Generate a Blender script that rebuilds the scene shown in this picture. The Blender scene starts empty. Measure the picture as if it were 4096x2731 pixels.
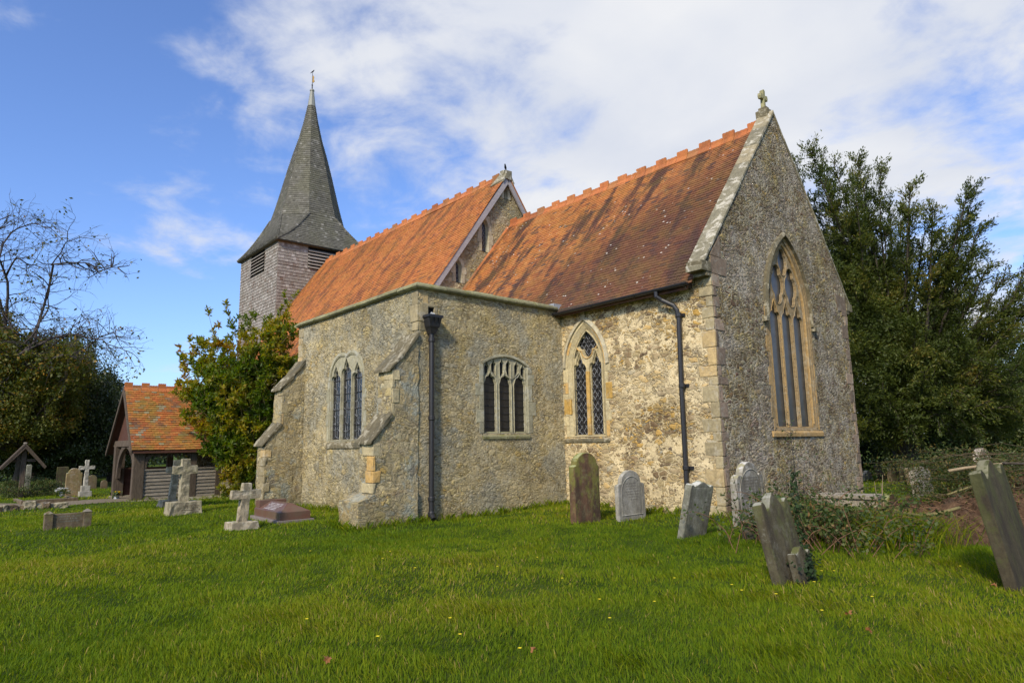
import bpy, bmesh, math, random
import numpy as np
from mathutils import Vector, Matrix, noise as mnoise
from mathutils.geometry import tessellate_polygon
random.seed(7)
RNG = np.random.default_rng(11)
sc = bpy.context.scene
col = sc.collection
R = math.radians

# ------------------------------------------------------------------ camera
CAMP = np.array([6.66294, -11.09196, 1.4])
cF = np.array([-0.73958253, 0.65543923, 0.15302649])
cR = np.array([0.66111014, 0.75008315, -0.01756826])
cU = np.array([0.12629752, -0.08817419, 0.98806591])
FPX = 2609.476
cam = bpy.data.cameras.new("camera")
cam.sensor_width = 36.0
cam.lens = FPX / 4096 * 36
cam.clip_start = 0.1
cam.clip_end = 3000
camo = bpy.data.objects.new("camera", cam)
col.objects.link(camo)
camo.matrix_world = Matrix(((cR[0], cU[0], -cF[0], CAMP[0]), (cR[1], cU[1], -cF[1], CAMP[1]), (cR[2], cU[2], -cF[2], CAMP[2]), (0, 0, 0, 1)))
sc.camera = camo

# ------------------------------------------------------------------ light
SUN_EL, SUN_AZ = 37.0, 155.0        # azimuth clockwise from north (+Y)
sv = Vector((math.sin(R(SUN_AZ)) * math.cos(R(SUN_EL)), math.cos(R(SUN_AZ)) * math.cos(R(SUN_EL)), math.sin(R(SUN_EL))))
sl = bpy.data.lights.new("sun", 'SUN')
sl.energy = 3.3
sl.angle = R(7.0)
sl.color = (1.0, 0.88, 0.70)
so = bpy.data.objects.new("sun", sl)
col.objects.link(so)
so.rotation_euler = (-sv).to_track_quat('-Z', 'Y').to_euler()

w = bpy.data.worlds.new("World")
sc.world = w
w.use_nodes = True
nt = w.node_tree
nt.nodes.clear()
def wn(t, **k):
    n = nt.nodes.new(t)
    for a, b in k.items(): setattr(n, a, b)
    return n
out = wn('ShaderNodeOutputWorld'); bg = wn('ShaderNodeBackground'); bg.inputs[1].default_value = 0.1
sky = wn('ShaderNodeTexSky', sky_type='NISHITA'); sky.sun_disc = False
sky.sun_elevation = R(SUN_EL); sky.sun_rotation = R(SUN_AZ); sky.air_density = 1.0; sky.dust_density = 1.0; sky.ozone_density = 2.5
tc = wn('ShaderNodeTexCoord')
def wmath(op, a, b=None, clamp=False):
    n = wn('ShaderNodeMath', operation=op); n.use_clamp = clamp
    for i, v in enumerate((a, b)):
        if v is None: continue
        if hasattr(v, 'links'): nt.links.new(v, n.inputs[i])
        else: n.inputs[i].default_value = v
    return n.outputs[0]
sepw = wn('ShaderNodeSeparateXYZ'); nt.links.new(tc.outputs['Generated'], sepw.inputs[0])
den = wmath('ADD', wmath('MAXIMUM', sepw.outputs[2], 0.0), 0.16)
comb = wn('ShaderNodeCombineXYZ')
nt.links.new(wmath('DIVIDE', sepw.outputs[0], den), comb.inputs[0])
nt.links.new(wmath('DIVIDE', sepw.outputs[1], den), comb.inputs[1])
def wnoise(scale, detail, rough, dist=0.0, off=(0, 0, 0)):
    m = wn('ShaderNodeMapping'); m.inputs[1].default_value = off
    nt.links.new(comb.outputs[0], m.inputs[0])
    n = wn('ShaderNodeTexNoise'); n.inputs['Scale'].default_value = scale; n.inputs['Detail'].default_value = detail
    n.inputs['Roughness'].default_value = rough; n.inputs['Distortion'].default_value = dist
    nt.links.new(m.outputs[0], n.inputs[0]); return n.outputs[0]
n1 = wnoise(1.5, 9, 0.55, 0.5, (3.1, 1.7, 0))
n2 = wnoise(4.5, 8, 0.6, 0.3, (0.4, 5.2, 0))
cl = wmath('ADD', wmath('MULTIPLY', n1, 0.62), wmath('MULTIPLY', n2, 0.38))
# clear and cloudy quarters of the sky (directions in the world)
def blob(d, k, a):
    v = Vector(d).normalized()
    n = wn('ShaderNodeVectorMath', operation='DOT_PRODUCT'); nt.links.new(tc.outputs['Generated'], n.inputs[0]); n.inputs[1].default_value = v
    return wmath('MULTIPLY', wmath('EXPONENT', wmath('MULTIPLY', wmath('SUBTRACT', n.outputs['Value'], 1.0), k)), a)
for d, k, a in (((-.25, .87, .42), 4.0, .17), ((-.60, .56, .57), 14, .07), ((-.83, .29, .43), 45, .21), ((-.86, -.01, .44), 200, .16), ((-.93, .08, .22), 9, -.13), ((-.85, .12, .55), 60, -.12), ((-.89, .12, .39), 150, -.10), ((-.86, .43, .28), 60, -.10), ((-.20, .94, .27), 70, -.10)):
    cl = wmath('ADD', cl, blob(d, k, a))
mr = wn('ShaderNodeMapRange', interpolation_type='SMOOTHSTEP'); nt.links.new(cl, mr.inputs[0])
mr.inputs[1].default_value = 0.47; mr.inputs[2].default_value = 0.68
shade = wn('ShaderNodeMapRange'); nt.links.new(wnoise(2.2, 6, 0.5, 0.2, (8, 2, 0)), shade.inputs[0])
shade.inputs[1].default_value = 0.35; shade.inputs[2].default_value = 0.65
cmix = wn('ShaderNodeMix', data_type='RGBA'); nt.links.new(shade.outputs[0], cmix.inputs[0])
cmix.inputs[6].default_value = (4.9, 5.2, 5.9, 1); cmix.inputs[7].default_value = (6.0, 6.1, 6.35, 1)
tint = wn('ShaderNodeMix', data_type='RGBA', blend_type='MULTIPLY'); tint.inputs[0].default_value = 1.0
nt.links.new(sky.outputs[0], tint.inputs[6]); tint.inputs[7].default_value = (1.05, 1.22, 1.62, 1)
mx = wn('ShaderNodeMix', data_type='RGBA')
nt.links.new(mr.outputs[0], mx.inputs[0]); nt.links.new(tint.outputs[2], mx.inputs[6]); nt.links.new(cmix.outputs[2], mx.inputs[7])
nt.links.new(mx.outputs[2], bg.inputs[0]); nt.links.new(bg.outputs[0], out.inputs[0])

sc.view_settings.view_transform = 'Standard'
sc.view_settings.look = 'None'
sc.view_settings.exposure = 0.52
sc.view_settings.gamma = 1.0

# ------------------------------------------------------------------ helpers
def gz(x, y):
    """ground height"""
    x = np.asarray(x, float); y = np.asarray(y, float)
    t = np.clip((-9.5 - x) / 8.0, 0, 1); t = t * t * (3 - 2 * t)
    z = -0.32 * t
    z = z + 0.022 * np.sin(x * 1.3 + 0.7 * y) + 0.018 * np.sin(y * 1.9 - x * .6 + 1) + 0.012 * np.sin(3.7 * x + 1.1) * np.sin(3.1 * y)
    t2 = np.clip((y - 7) / 20.0, 0, 1)
    return z - 0.05 + 0.12 * t2
def ray(u, v):
    return cF + cR * (u - 2048) / FPX + cU * (1365.5 - v) / FPX
def at_ground(u, v):
    """the ground point a viewer of the photograph sees at source pixel u, v"""
    d = ray(u, v); t = 1.0
    for i in range(4000):
        P = CAMP + d * t
        if P[2] < gz(P[0], P[1]): break
        t += 0.02
    return CAMP + d * t
def at_depth(u, v, dep):
    return CAMP + ray(u, v) * dep
def depth(P): return float((np.array(P) - CAMP) @ cF)

def tag(o, label=None, cat=None, group=None, kind=None):
    if label: o['label'] = label
    if cat: o['category'] = cat
    if group: o['group'] = group
    if kind: o['kind'] = kind
    return o
def thing(name, loc, label, cat, group=None, rot=(0, 0, 0)):
    o = bpy.data.objects.new(name, None); o.location = loc; o.rotation_euler = rot
    o.empty_display_size = 0.2
    col.objects.link(o)
    return tag(o, label, cat, group)

class MB:
    """collects polygons; world or local coordinates"""
    def __init__(s): s.v = []; s.f = []; s.r = []
    def add(s, vs, fs, rnd=None):
        k = len(s.v); s.v += [tuple(map(float, p)) for p in vs]; s.f += [tuple(i + k for i in f) for f in fs]
        r = random.random() if rnd is None else rnd
        s.r += [r] * len(vs)
    def box(s, a, b, rnd=None, jit=0.0):
        (x0, y0, z0), (x1, y1, z1) = a, b
        vs = [(x, y, z) for z in (z0, z1) for x, y in ((x0, y0), (x1, y0), (x1, y1), (x0, y1))]
        if jit: vs = [tuple(c + random.uniform(-jit, jit) for c in p) for p in vs]
        s.add(vs, [(3, 2, 1, 0), (4, 5, 6, 7), (0, 1, 5, 4), (1, 2, 6, 5), (2, 3, 7, 6), (3, 0, 4, 7)], rnd)
    def hexa(s, bot, top, rnd=None):
        s.add(list(bot) + list(top), [(3, 2, 1, 0), (4, 5, 6, 7), (0, 1, 5, 4), (1, 2, 6, 5), (2, 3, 7, 6), (3, 0, 4, 7)], rnd)
    def prism(s, poly, fn0, fn1, rnd=None):
        """poly: 2-D outline (concave allowed); fn0/fn1 map (a,b)->3-D for the two end faces"""
        n = len(poly); vs = [fn0(*p) for p in poly] + [fn1(*p) for p in poly]
        tris = tessellate_polygon([[Vector((p[0], p[1], 0)) for p in poly]])
        fs = [tuple(t) for t in tris] + [tuple(i + n for i in reversed(t)) for t in tris]
        fs += [(i, (i + 1) % n, (i + 1) % n + n, i + n) for i in range(n)]
        s.add(vs, fs, rnd)
    def tube(s, pts, rad, n=8, cap=True, rnd=None):
        pts = [Vector(p) for p in pts]
        if not hasattr(rad, '__len__'): rad = [rad] * len(pts)
        vs = []; up = None
        for i, p in enumerate(pts):
            t = (pts[min(i + 1, len(pts) - 1)] - pts[max(i - 1, 0)])
            if t.length < 1e-9: t = Vector((0, 0, 1))
            t.normalize()
            if up is None:
                up = t.cross(Vector((0, 0, 1)) if abs(t.z) < .9 else Vector((1, 0, 0))).normalized()
            up = (up - t * up.dot(t)); up = up.normalized() if up.length > 1e-6 else t.orthogonal().normalized()
            bb = t.cross(up)
            for k in range(n):
                a = 2 * math.pi * k / n
                vs.append(p + (up * math.cos(a) + bb * math.sin(a)) * rad[i])
        fs = [(i * n + k, i * n + (k + 1) % n, (i + 1) * n + (k + 1) % n, (i + 1) * n + k) for i in range(len(pts) - 1) for k in range(n)]
        if cap: fs += [tuple(range(n))[::-1], tuple((len(pts) - 1) * n + k for k in range(n))]
        s.add(vs, fs, rnd)
    def build(s, name, m, parent=None, world=True, smooth=False, bevel=0, rough=0, rscale=3.0):
        vs = np.array(s.v, float).reshape(-1, 3)
        if parent is not None and world:
            Mi = world_m(parent).inverted()
            A = np.array(Mi)
            vs = vs @ A[:3, :3].T + A[:3, 3]
        me = bpy.data.meshes.new(name)
        me.from_pydata(vs.tolist(), [], s.f)
        at = me.attributes.new('rnd', 'FLOAT', 'POINT'); at.data.foreach_set('value', np.array(s.r, np.float32))
        bm = bmesh.new(); bm.from_mesh(me)
        bmesh.ops.recalc_face_normals(bm, faces=bm.faces)
        if bevel:
            ed = [e for e in bm.edges if len(e.link_faces) == 2 and e.calc_face_angle(0) > 0.6]
            bmesh.ops.bevel(bm, geom=ed, offset=bevel, segments=2, affect='EDGES', profile=0.6)
        if rough:
            for v_ in bm.verts:
                n_ = mnoise.noise_vector(v_.co * rscale)
                v_.co += n_ * rough
        bm.to_mesh(me); bm.free()
        if smooth:
            for p in me.polygons: p.use_smooth = True
        me.materials.append(m)
        o = bpy.data.objects.new(name, me); col.objects.link(o)
        if parent is not None: o.parent = parent
        return o
def world_m(o):
    m = Matrix.LocRotScale(o.location, o.rotation_euler, o.scale)
    return world_m(o.parent) @ m if o.parent else m

def raw(name, vs, quads, m, parent=None, rnd=None, smooth=False, nv=4):
    """fast numpy mesh: all faces with nv corners"""
    vs = np.asarray(vs, np.float32).reshape(-1, 3); quads = np.asarray(quads, np.int32).reshape(-1, nv)
    if parent is not None:
        A = np.array(world_m(parent).inverted(), np.float32); vs = vs @ A[:3, :3].T + A[:3, 3]
    me = bpy.data.meshes.new(name)
    me.vertices.add(len(vs)); me.vertices.foreach_set('co', vs.ravel())
    me.loops.add(quads.size); me.loops.foreach_set('vertex_index', quads.ravel())
    me.polygons.add(len(quads)); me.polygons.foreach_set('loop_start', np.arange(0, quads.size, nv, dtype=np.int32))
    if rnd is not None:
        at = me.attributes.new('rnd', 'FLOAT', 'POINT'); at.data.foreach_set('value', np.asarray(rnd, np.float32))
    me.update(calc_edges=True)
    if smooth: me.polygons.foreach_set('use_smooth', np.ones(len(quads), bool))
    me.materials.append(m)
    o = bpy.data.objects.new(name, me); col.objects.link(o)
    if parent is not None: o.parent = parent
    return o

# ------------------------------------------------------------------ materials
class NT:
    def __init__(s, name, rough=0.9, spec=0.25):
        s.m = bpy.data.materials.new(name); s.m.use_nodes = True; s.t = s.m.node_tree
        s.b = s.t.nodes['Principled BSDF']; s.b.inputs['Roughness'].default_value = rough
        s.b.inputs['Specular IOR Level'].default_value = spec
        s.tc = s.t.nodes.new('ShaderNodeTexCoord'); s.co = s.tc.outputs['Object']
        s.o = s.t.nodes['Material Output']
    def n(s, typ, ins=None, **k):
        x = s.t.nodes.new(typ)
        for a, b in k.items(): setattr(x, a, b)
        for a, b in (ins or {}).items():
            if hasattr(b, 'links') and hasattr(b, 'node'): s.t.links.new(b, x.inputs[a])
            else: x.inputs[a].default_value = b
        return x
    def map(s, v=None, scale=(1, 1, 1), loc=(0, 0, 0), rot=(0, 0, 0)):
        return s.n('ShaderNodeMapping', {0: v or s.co, 1: loc, 2: rot, 3: scale}).outputs[0]
    def noise(s, scale, detail=4, rough=.55, v=None, dist=0, out=0):
        return s.n('ShaderNodeTexNoise', {'Vector': v or s.co, 'Scale': scale, 'Detail': detail, 'Roughness': rough, 'Distortion': dist}).outputs[out]
    def vor(s, scale, v=None, feature='F1', out='Distance', rnd=1.0):
        return s.n('ShaderNodeTexVoronoi', {'Vector': v or s.co, 'Scale': scale, 'Randomness': rnd}, feature=feature).outputs[out]
    def math(s, op, a, b=0.0, clamp=False):
        x = s.n('ShaderNodeMath', {0: a, 1: b}, operation=op); x.use_clamp = clamp; return x.outputs[0]
    def rng(s, x, a, b, c=0.0, d=1.0):
        return s.n('ShaderNodeMapRange', {0: x, 1: a, 2: b, 3: c, 4: d}, interpolation_type='SMOOTHSTEP').outputs[0]
    def ramp(s, fac, stops):
        x = s.n('ShaderNodeValToRGB', {0: fac}); r = x.color_ramp
        while len(r.elements) > 1: r.elements.remove(r.elements[-1])
        r.elements[0].position = stops[0][0]; r.elements[0].color = (*stops[0][1], 1)
        for p, c in stops[1:]:
            e = r.elements.new(p); e.color = (*c, 1)
        return x.outputs[0]
    def mix(s, f, a, b, mode='MIX'):
        a = (*a, 1) if isinstance(a, tuple) and len(a) == 3 else a; b = (*b, 1) if isinstance(b, tuple) and len(b) == 3 else b
        return s.n('ShaderNodeMix', {0: f, 6: a, 7: b}, data_type='RGBA', blend_type=mode).outputs[2]
    def bump(s, h, strength=.5, dist=.02, nrm=None):
        i = {'Height': h, 'Strength': strength, 'Distance': dist}
        if nrm: i['Normal'] = nrm
        return s.n('ShaderNodeBump', i).outputs[0]
    def attr(s): return s.n('ShaderNodeAttribute', attribute_name='rnd').outputs['Fac']
    def hsv(s, c, h=.5, sa=1.0, v=1.0): return s.n('ShaderNodeHueSaturation', {'Hue': h, 'Saturation': sa, 'Value': v, 'Color': c}).outputs[0]
    def up(s):
        g = s.n('ShaderNodeNewGeometry'); return s.n('ShaderNodeSeparateXYZ', {0: g.outputs['Normal']}).outputs[2]
    def done(s, c, nrm=None):
        if isinstance(c, tuple): s.b.inputs['Base Color'].default_value = (*c, 1)
        else: s.t.links.new(c, s.b.inputs['Base Color'])
        if nrm: s.t.links.new(nrm, s.b.inputs['Normal'])
        return s.m

def rubble(name, stones, mortar, ssc=6.0, asp=1.9, mort=0.06, dist=.035, disp=.02, patch=None, stain=(.2, .19, .15), stain_a=.5, cream=0.0, seed=0.0, relief=1.0, moss=0.0, crev=.5, fade=.5, warp=.075):
    """random rubble walling: cells of two sizes, strongly warped, joints that come and go, some stones plastered over"""
    t = NT(name, .92, .15)
    v = t.map(loc=(seed, seed * .7, seed * .3))
    VM = lambda op, a_, b_=None, sc__=None: t.n('ShaderNodeVectorMath', {k_: x for k_, x in ((0, a_), (1, b_), ('Scale', sc__)) if x is not None}, operation=op).outputs[0]
    wv = t.n('ShaderNodeTexNoise', {'Vector': v, 'Scale': 2.6, 'Detail': 2.0}).outputs[1]
    wf = t.n('ShaderNodeTexNoise', {'Vector': v, 'Scale': 13.0, 'Detail': 3.0}).outputs[1]
    vv = VM('ADD', VM('ADD', v, VM('SCALE', wv, sc__=.22)), VM('SCALE', wf, sc__=warp))
    vs = t.map(vv, scale=(1, 1, asp))
    e1 = t.vor(ssc, vs, 'DISTANCE_TO_EDGE'); c1 = t.vor(ssc, vs, 'F1', 'Color')
    vs2 = t.map(vv, scale=(1, 1, asp * 1.15), loc=(4, 2, 7))
    e2 = t.vor(ssc * 1.9, vs2, 'DISTANCE_TO_EDGE'); c2 = t.vor(ssc * 1.9, vs2, 'F1', 'Color')
    big = t.n('ShaderNodeSeparateColor', {0: c1})
    sel = t.math('GREATER_THAN', big.outputs[1], .42)      # some big cells are split into small stones
    e = t.n('ShaderNodeMix', {0: sel, 2: e1, 3: t.math('MINIMUM', e1, e2)}).outputs[0]
    cc = t.mix(sel, c1, c2)
    sp = t.n('ShaderNodeSeparateColor', {0: cc})
    scol = t.ramp(sp.outputs[0], stones)
    scol = t.hsv(scol, .5, 1.0, t.math('ADD', t.math('MULTIPLY', sp.outputs[1], .45), .78))
    fine = t.noise(42, 6, .75, v=v); mid = t.noise(11, 6, .7, v=v)
    grit = t.ramp(fine, [(.3, (.42, .42, .42)), (.7, (1.3, 1.3, 1.28))])
    scol = t.mix(.7, scol, grit, 'MULTIPLY')
    jn = t.noise(3.1, 5, .7, v=t.map(v, loc=(9, 3, 1)))
    bury = t.rng(jn, .60 - cream, .70 - cream) if cream > 0 else 0.0
    w_ = t.math('MULTIPLY', t.rng(jn, .35, .75), mort * 2.2)          # joint width varies from place to place
    edge = t.rng(t.math('SUBTRACT', t.math('ADD', e, t.math('MULTIPLY', t.math('SUBTRACT', fine, .5), .07)), w_), -.01, .035)
    keep = t.math('GREATER_THAN', sp.outputs[2], t.math('MULTIPLY', bury, .88)) if cream > 0 else 1.0
    stone = t.math('MULTIPLY', edge, keep)
    fd = t.math('MULTIPLY', t.rng(t.noise(1.9, 5, .7, v=t.map(v, loc=(1, 7, 1))), .40, .62), fade)   # where lime slurry hides the joints
    mc = t.mix(t.math('MULTIPLY', t.rng(t.noise(4.3, 5, .7, v=t.map(v, loc=(6, 6, 6))), .42, .58), crev), mortar, tuple(x * .33 for x in mortar))
    mc = t.mix(.7, mc, grit, 'MULTIPLY')
    c = t.mix(stone, mc, scol)
    slur = t.mix(.8, mortar, t.ramp(mid, [(.3, (.55, .53, .5)), (.7, (1.12, 1.12, 1.1))]), 'MULTIPLY')
    c = t.mix(fd, c, slur)
    if patch:
        for pc, ps, lo, hi, po, pa in patch:
            c = t.mix(t.math('MULTIPLY', t.rng(t.noise(ps, 7, .72, v=t.map(v, loc=(po, po, po))), lo, hi), pa), c, pc)
    # pits and holes
    pit = t.math('MULTIPLY', t.rng(t.noise(15, 3, .6, v=t.map(v, loc=(2, 2, 8), scale=(1, 1, 1.6))), .64, .70), .75)
    c = t.mix(pit, c, tuple(x * .16 for x in mortar))
    c = t.mix(stain_a, c, t.ramp(t.noise(.55, 7, .7, v=t.map(v, loc=(2, 8, 5))), [(.3, stain), (.62, (1.05, 1.03, 1.0))]), 'MULTIPLY')
    if moss:
        pz = t.n('ShaderNodeSeparateXYZ', {0: t.co}).outputs[2]
        mk = t.math('MULTIPLY', t.rng(t.math('ADD', pz, t.math('MULTIPLY', t.noise(2.5, 5), 1.2)), 1.1, .3), moss)
        c = t.mix(mk, c, (.09, .095, .035))
    h = t.math('MULTIPLY', stone, t.math('ADD', t.math('MULTIPLY', t.math('POWER', t.math('MINIMUM', t.math('MULTIPLY', e, 3.0), 1.0), .5), .45), t.math('MULTIPLY', sp.outputs[1], .35)))
    h = t.math('MULTIPLY', h, t.math('SUBTRACT', 1.0, t.math('MULTIPLY', fd, .8)))
    h = t.math('SUBTRACT', t.math('ADD', h, t.math('MULTIPLY', mid, .75 * relief)), t.math('MULTIPLY', pit, .6))
    h2 = t.math('ADD', h, t.math('MULTIPLY', fine, .45 * relief))
    nr = t.bump(h2, 1.0, dist)
    m = t.done(c, nr)
    if disp:
        dn = t.n('ShaderNodeDisplacement', {'Height': h, 'Midlevel': .6, 'Scale': disp})
        t.t.links.new(dn.outputs[0], t.o.inputs['Displacement']); m.displacement_method = 'BOTH'
    return m

def ashlar(name, base, var=.35, lich=(.42, .42, .36), la=.4, ochre=0.0, jointed=True, dark=0.0, bumpd=.006):
    t = NT(name, .88, .2)
    a = t.attr()
    c = t.mix(t.math('MULTIPLY', t.rng(a, .62, .68), ochre), base, (.46, .27, .07)) if ochre else t.mix(0.0, base, base)
    c = t.hsv(c, .5, 1.0, t.math('ADD', t.math('MULTIPLY', a, var), 1 - var / 2))
    c = t.mix(.7, c, t.ramp(t.noise(14, 8, .75), [(.32, (.45, .44, .42)), (.68, (1.25, 1.24, 1.2))]), 'MULTIPLY')
    c = t.mix(t.math('MULTIPLY', t.rng(t.noise(5, 7, .7, dist=.5), .52, .6), la), c, lich)
    c = t.mix(t.math('MULTIPLY', t.rng(t.noise(2.2, 6, .7, v=t.map(loc=(5, 5, 5))), .5, .66), .35 + dark), c, (.09, .085, .06))
    h = t.math('ADD', t.noise(30, 6, .7), t.math('MULTIPLY', t.noise(7, 4), 1.2))
    return t.done(c, t.bump(h, .8, bumpd * 2))

def tiles(name, ramp, soot=.5, lichen=.5, moss=0.0, sootc=(.06, .03, .025), lowdark=None):
    t = NT(name, .85, .25)
    c = t.ramp(t.attr(), ramp)
    c = t.mix(.55, c, t.ramp(t.noise(18, 6, .7), [(.3, (.5, .5, .5)), (.7, (1.25, 1.2, 1.2))]), 'MULTIPLY')
    # weather streaks run down the slope
    st = t.noise(1.0, 6, .68, v=t.map(scale=(1.6, .35, .35)))
    c = t.mix(t.math('MULTIPLY', t.rng(st, .49, .62), soot), c, sootc)
    if lowdark:
        pz = t.n('ShaderNodeSeparateXYZ', {0: t.co})
        k = t.math('ADD', t.math('MULTIPLY', pz.outputs[0], lowdark[0]), t.math('MULTIPLY', pz.outputs[2], lowdark[1]))
        k = t.rng(t.math('ADD', k, t.math('MULTIPLY', t.noise(.8, 6, .7, v=t.map(scale=(1.5, .4, .4))), 3.0)), lowdark[2], lowdark[3])
        c = t.mix(t.math('MULTIPLY', k, .8), c, sootc)
    sp = t.math('MULTIPLY', t.rng(t.vor(6.5, t.map(scale=(.7, 1.1, 1.1))), .15, .11), t.rng(t.noise(1.5, 4, .7, v=t.map(loc=(3, 1, 2))), .50, .58))
    c = t.mix(t.math('MULTIPLY', sp, lichen), c, (.62, .58, .50))
    if moss: c = t.mix(t.math('MULTIPLY', t.rng(t.noise(1.6, 7, .75, v=t.map(loc=(1, 4, 2))), .42, .62), moss), c, (.20, .16, .025))
    return t.done(c, t.bump(t.noise(45, 4, .7), .5, .006))

M = {}
Y = [(0, (.46, .34, .15)), (.2, (.56, .34, .08)), (.36, (.42, .33, .17)), (.55, (.34, .25, .13)), (.72, (.24, .16, .085)), (.86, (.15, .10, .06)), (.93, (.38, .36, .28)), (1, (.30, .20, .09))]
M['chancel'] = rubble('yellow_rubble', Y, (.72, .59, .35), 5.6, 2.1, .06, dist=.022, disp=.012, patch=[((.74, .62, .38), .9, .45, .62, 3, .45), ((.5, .30, .08), 2.6, .60, .68, 11, .5)], stain_a=.25, cream=.09, seed=3.0, moss=.15, crev=.35, fade=.18, warp=.045)
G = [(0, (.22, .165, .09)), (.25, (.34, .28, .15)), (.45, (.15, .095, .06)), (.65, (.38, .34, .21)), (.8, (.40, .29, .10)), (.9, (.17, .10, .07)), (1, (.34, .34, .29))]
M['east'] = rubble('grey_brown_rubble', G, (.50, .45, .33), 7.4, 2.0, .055, dist=.034, disp=.020, patch=[((.38, .35, .31), .8, .46, .60, 2, .45), ((.42, .34, .12), 1.4, .54, .66, 6, .5), ((.16, .09, .06), 1.7, .56, .68, 9, .45)], stain_a=.3, cream=0, seed=8.0, relief=.85, crev=.3, fade=.05, warp=.032)
H = [(0, (.48, .40, .22)), (.3, (.58, .47, .22)), (.5, (.36, .29, .16)), (.75, (.60, .52, .32)), (.9, (.50, .35, .11)), (1, (.42, .41, .33))]
M['chapel'] = rubble('weathered_render_rubble', H, (.60, .52, .33), 6.8, 1.7, .02, dist=.024, disp=.014, patch=[((.34, .34, .28), .9, .46, .60, 5, .6), ((.50, .38, .13), 1.3, .54, .66, 1, .45), ((.20, .165, .12), 1.9, .60, .72, 15, .35)], stain_a=.35, cream=.05, seed=1.0, relief=1.7, moss=.25, crev=.85, fade=.6, warp=.06)
M['naveg'] = rubble('pale_gable_rubble', H, (.50, .44, .30), 7.0, 1.6, .05, stain_a=.3, cream=.03, seed=5.0)
M['butt'] = rubble('buttress_stone', H, (.46, .40, .26), 4.6, 1.7, .03, disp=0, patch=[((.33, .37, .33), 1.8, .52, .62, 5, .7), ((.15, .12, .10), 2.2, .55, .66, 1, .5)], stain_a=.45, seed=2.0, relief=1.4, moss=.3, crev=.8, fade=.5)
M['ash'] = ashlar('dressed_limestone', (.46, .41, .28))
M['ashY'] = ashlar('yellow_sandstone', (.54, .46, .27), ochre=.8, la=.15)
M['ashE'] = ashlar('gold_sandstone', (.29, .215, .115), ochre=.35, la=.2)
M['ashG'] = ashlar('pale_grey_limestone', (.36, .34, .235), la=.5)
M['quoin'] = ashlar('quoin_stone', (.38, .32, .19), var=.6, la=.45, ochre=.35, lich=(.42, .39, .31))
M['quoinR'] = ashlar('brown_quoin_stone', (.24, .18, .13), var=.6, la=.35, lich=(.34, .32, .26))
M['cope'] = ashlar('lichened_coping', (.24, .22, .15), la=.85, lich=(.48, .45, .36), ochre=.1)
M['copeM'] = ashlar('mossy_coping', (.26, .25, .14), la=.7, lich=(.16, .16, .04), dark=.2)
M['weath'] = ashlar('weathering_slab', (.15, .13, .08), la=.8, lich=(.36, .33, .24), dark=.45)
TR = [(0, (.38, .14, .042)), (.35, (.45, .18, .05)), (.6, (.31, .105, .035)), (.8, (.46, .20, .065)), (.92, (.20, .085, .04)), (1, (.12, .07, .05))]
M['tileN'] = tiles('nave_tile', [(0, (.40, .135, .038)), (.5, (.47, .175, .05)), (.85, (.34, .115, .035)), (1, (.22, .09, .045))], soot=.5, lichen=.35, moss=.2)
M['tileC'] = tiles('chancel_tile', TR, soot=.92, lichen=.95, moss=.18, lowdark=(.42, -.62, -2.9, -.6))
M['tileP'] = tiles('porch_tile', [(0, (.42, .13, .035)), (.3, (.34, .11, .035)), (.6, (.46, .19, .05)), (.85, (.22, .10, .05)), (1, (.30, .28, .18))], soot=.5, lichen=.6, moss=.6)
M['ridge'] = tiles('ridge_tile', [(0, (.42, .135, .045)), (.7, (.50, .175, .06)), (1, (.30, .14, .06))], soot=.35, lichen=.8, moss=.15)
def shingle(name, ramp, green=.3):
    t = NT(name, .85, .3)
    c = t.ramp(t.attr(), ramp)
    c = t.mix(.6, c, t.ramp(t.noise(6, 6, .7, v=t.map(scale=(6, 6, .7))), [(.3, (.45, .45, .45)), (.7, (1.25, 1.25, 1.25))]), 'MULTIPLY')
    c = t.mix(t.math('MULTIPLY', t.rng(t.noise(.7, 5, .6), .45, .65), green), c, (.14, .14, .06))
    return t.done(c, t.bump(t.noise(8, 5, .7, v=t.map(scale=(6, 6, 1))), .5, .01))
M['shT'] = shingle('tower_shingle', [(0, (.22, .20, .17)), (.4, (.30, .275, .24)), (.7, (.19, .155, .125)), (.9, (.40, .375, .335)), (1, (.17, .12, .09))], .1)
M['shS'] = shingle('spire_shingle', [(0, (.105, .103, .082)), (.4, (.14, .135, .108)), (.75, (.085, .082, .065)), (.96, (.165, .16, .135)), (1, (.26, .25, .22))], .2)
def wood(name, a, b, sc_=(9, 9, 1.2)):
    t = NT(name, .8, .25)
    n_ = t.noise(4, 8, .7, v=t.map(scale=sc_), dist=.6)
    c = t.ramp(n_, [(.3, a), (.7, b)])
    c = t.hsv(c, .5, 1, t.math('ADD', t.math('MULTIPLY', t.attr(), .4), .8))
    return t.done(c, t.bump(n_, .7, .01))
M['oak'] = wood('weathered_oak', (.035, .026, .018), (.13, .10, .072))
M['board'] = wood('grey_weatherboard', (.10, .085, .065), (.27, .24, .19), (1.2, 1.2, 10))
M['barge'] = wood('grey_bargeboard', (.22, .20, .20), (.34, .32, .32), (1.5, 1.5, 6))
M['dkwood'] = wood('dark_brown_boarding', (.05, .022, .014), (.10, .045, .03))
def plain(name, c, rough=.6, spec=.4, metal=0.0, nz=.25, bd=.003):
    t = NT(name, rough, spec); t.b.inputs['Metallic'].default_value = metal
    k = t.mix(nz * 2 if nz < .5 else 1.0, c, t.ramp(t.noise(16, 6, .7), [(.3, (.55, .55, .55)), (.7, (1.2, 1.2, 1.2))]), 'MULTIPLY')
    return t.done(k, t.bump(t.noise(60, 3), .3, bd))
M['iron'] = plain('black_cast_iron', (.018, .018, .02), .42, .5)
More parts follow.
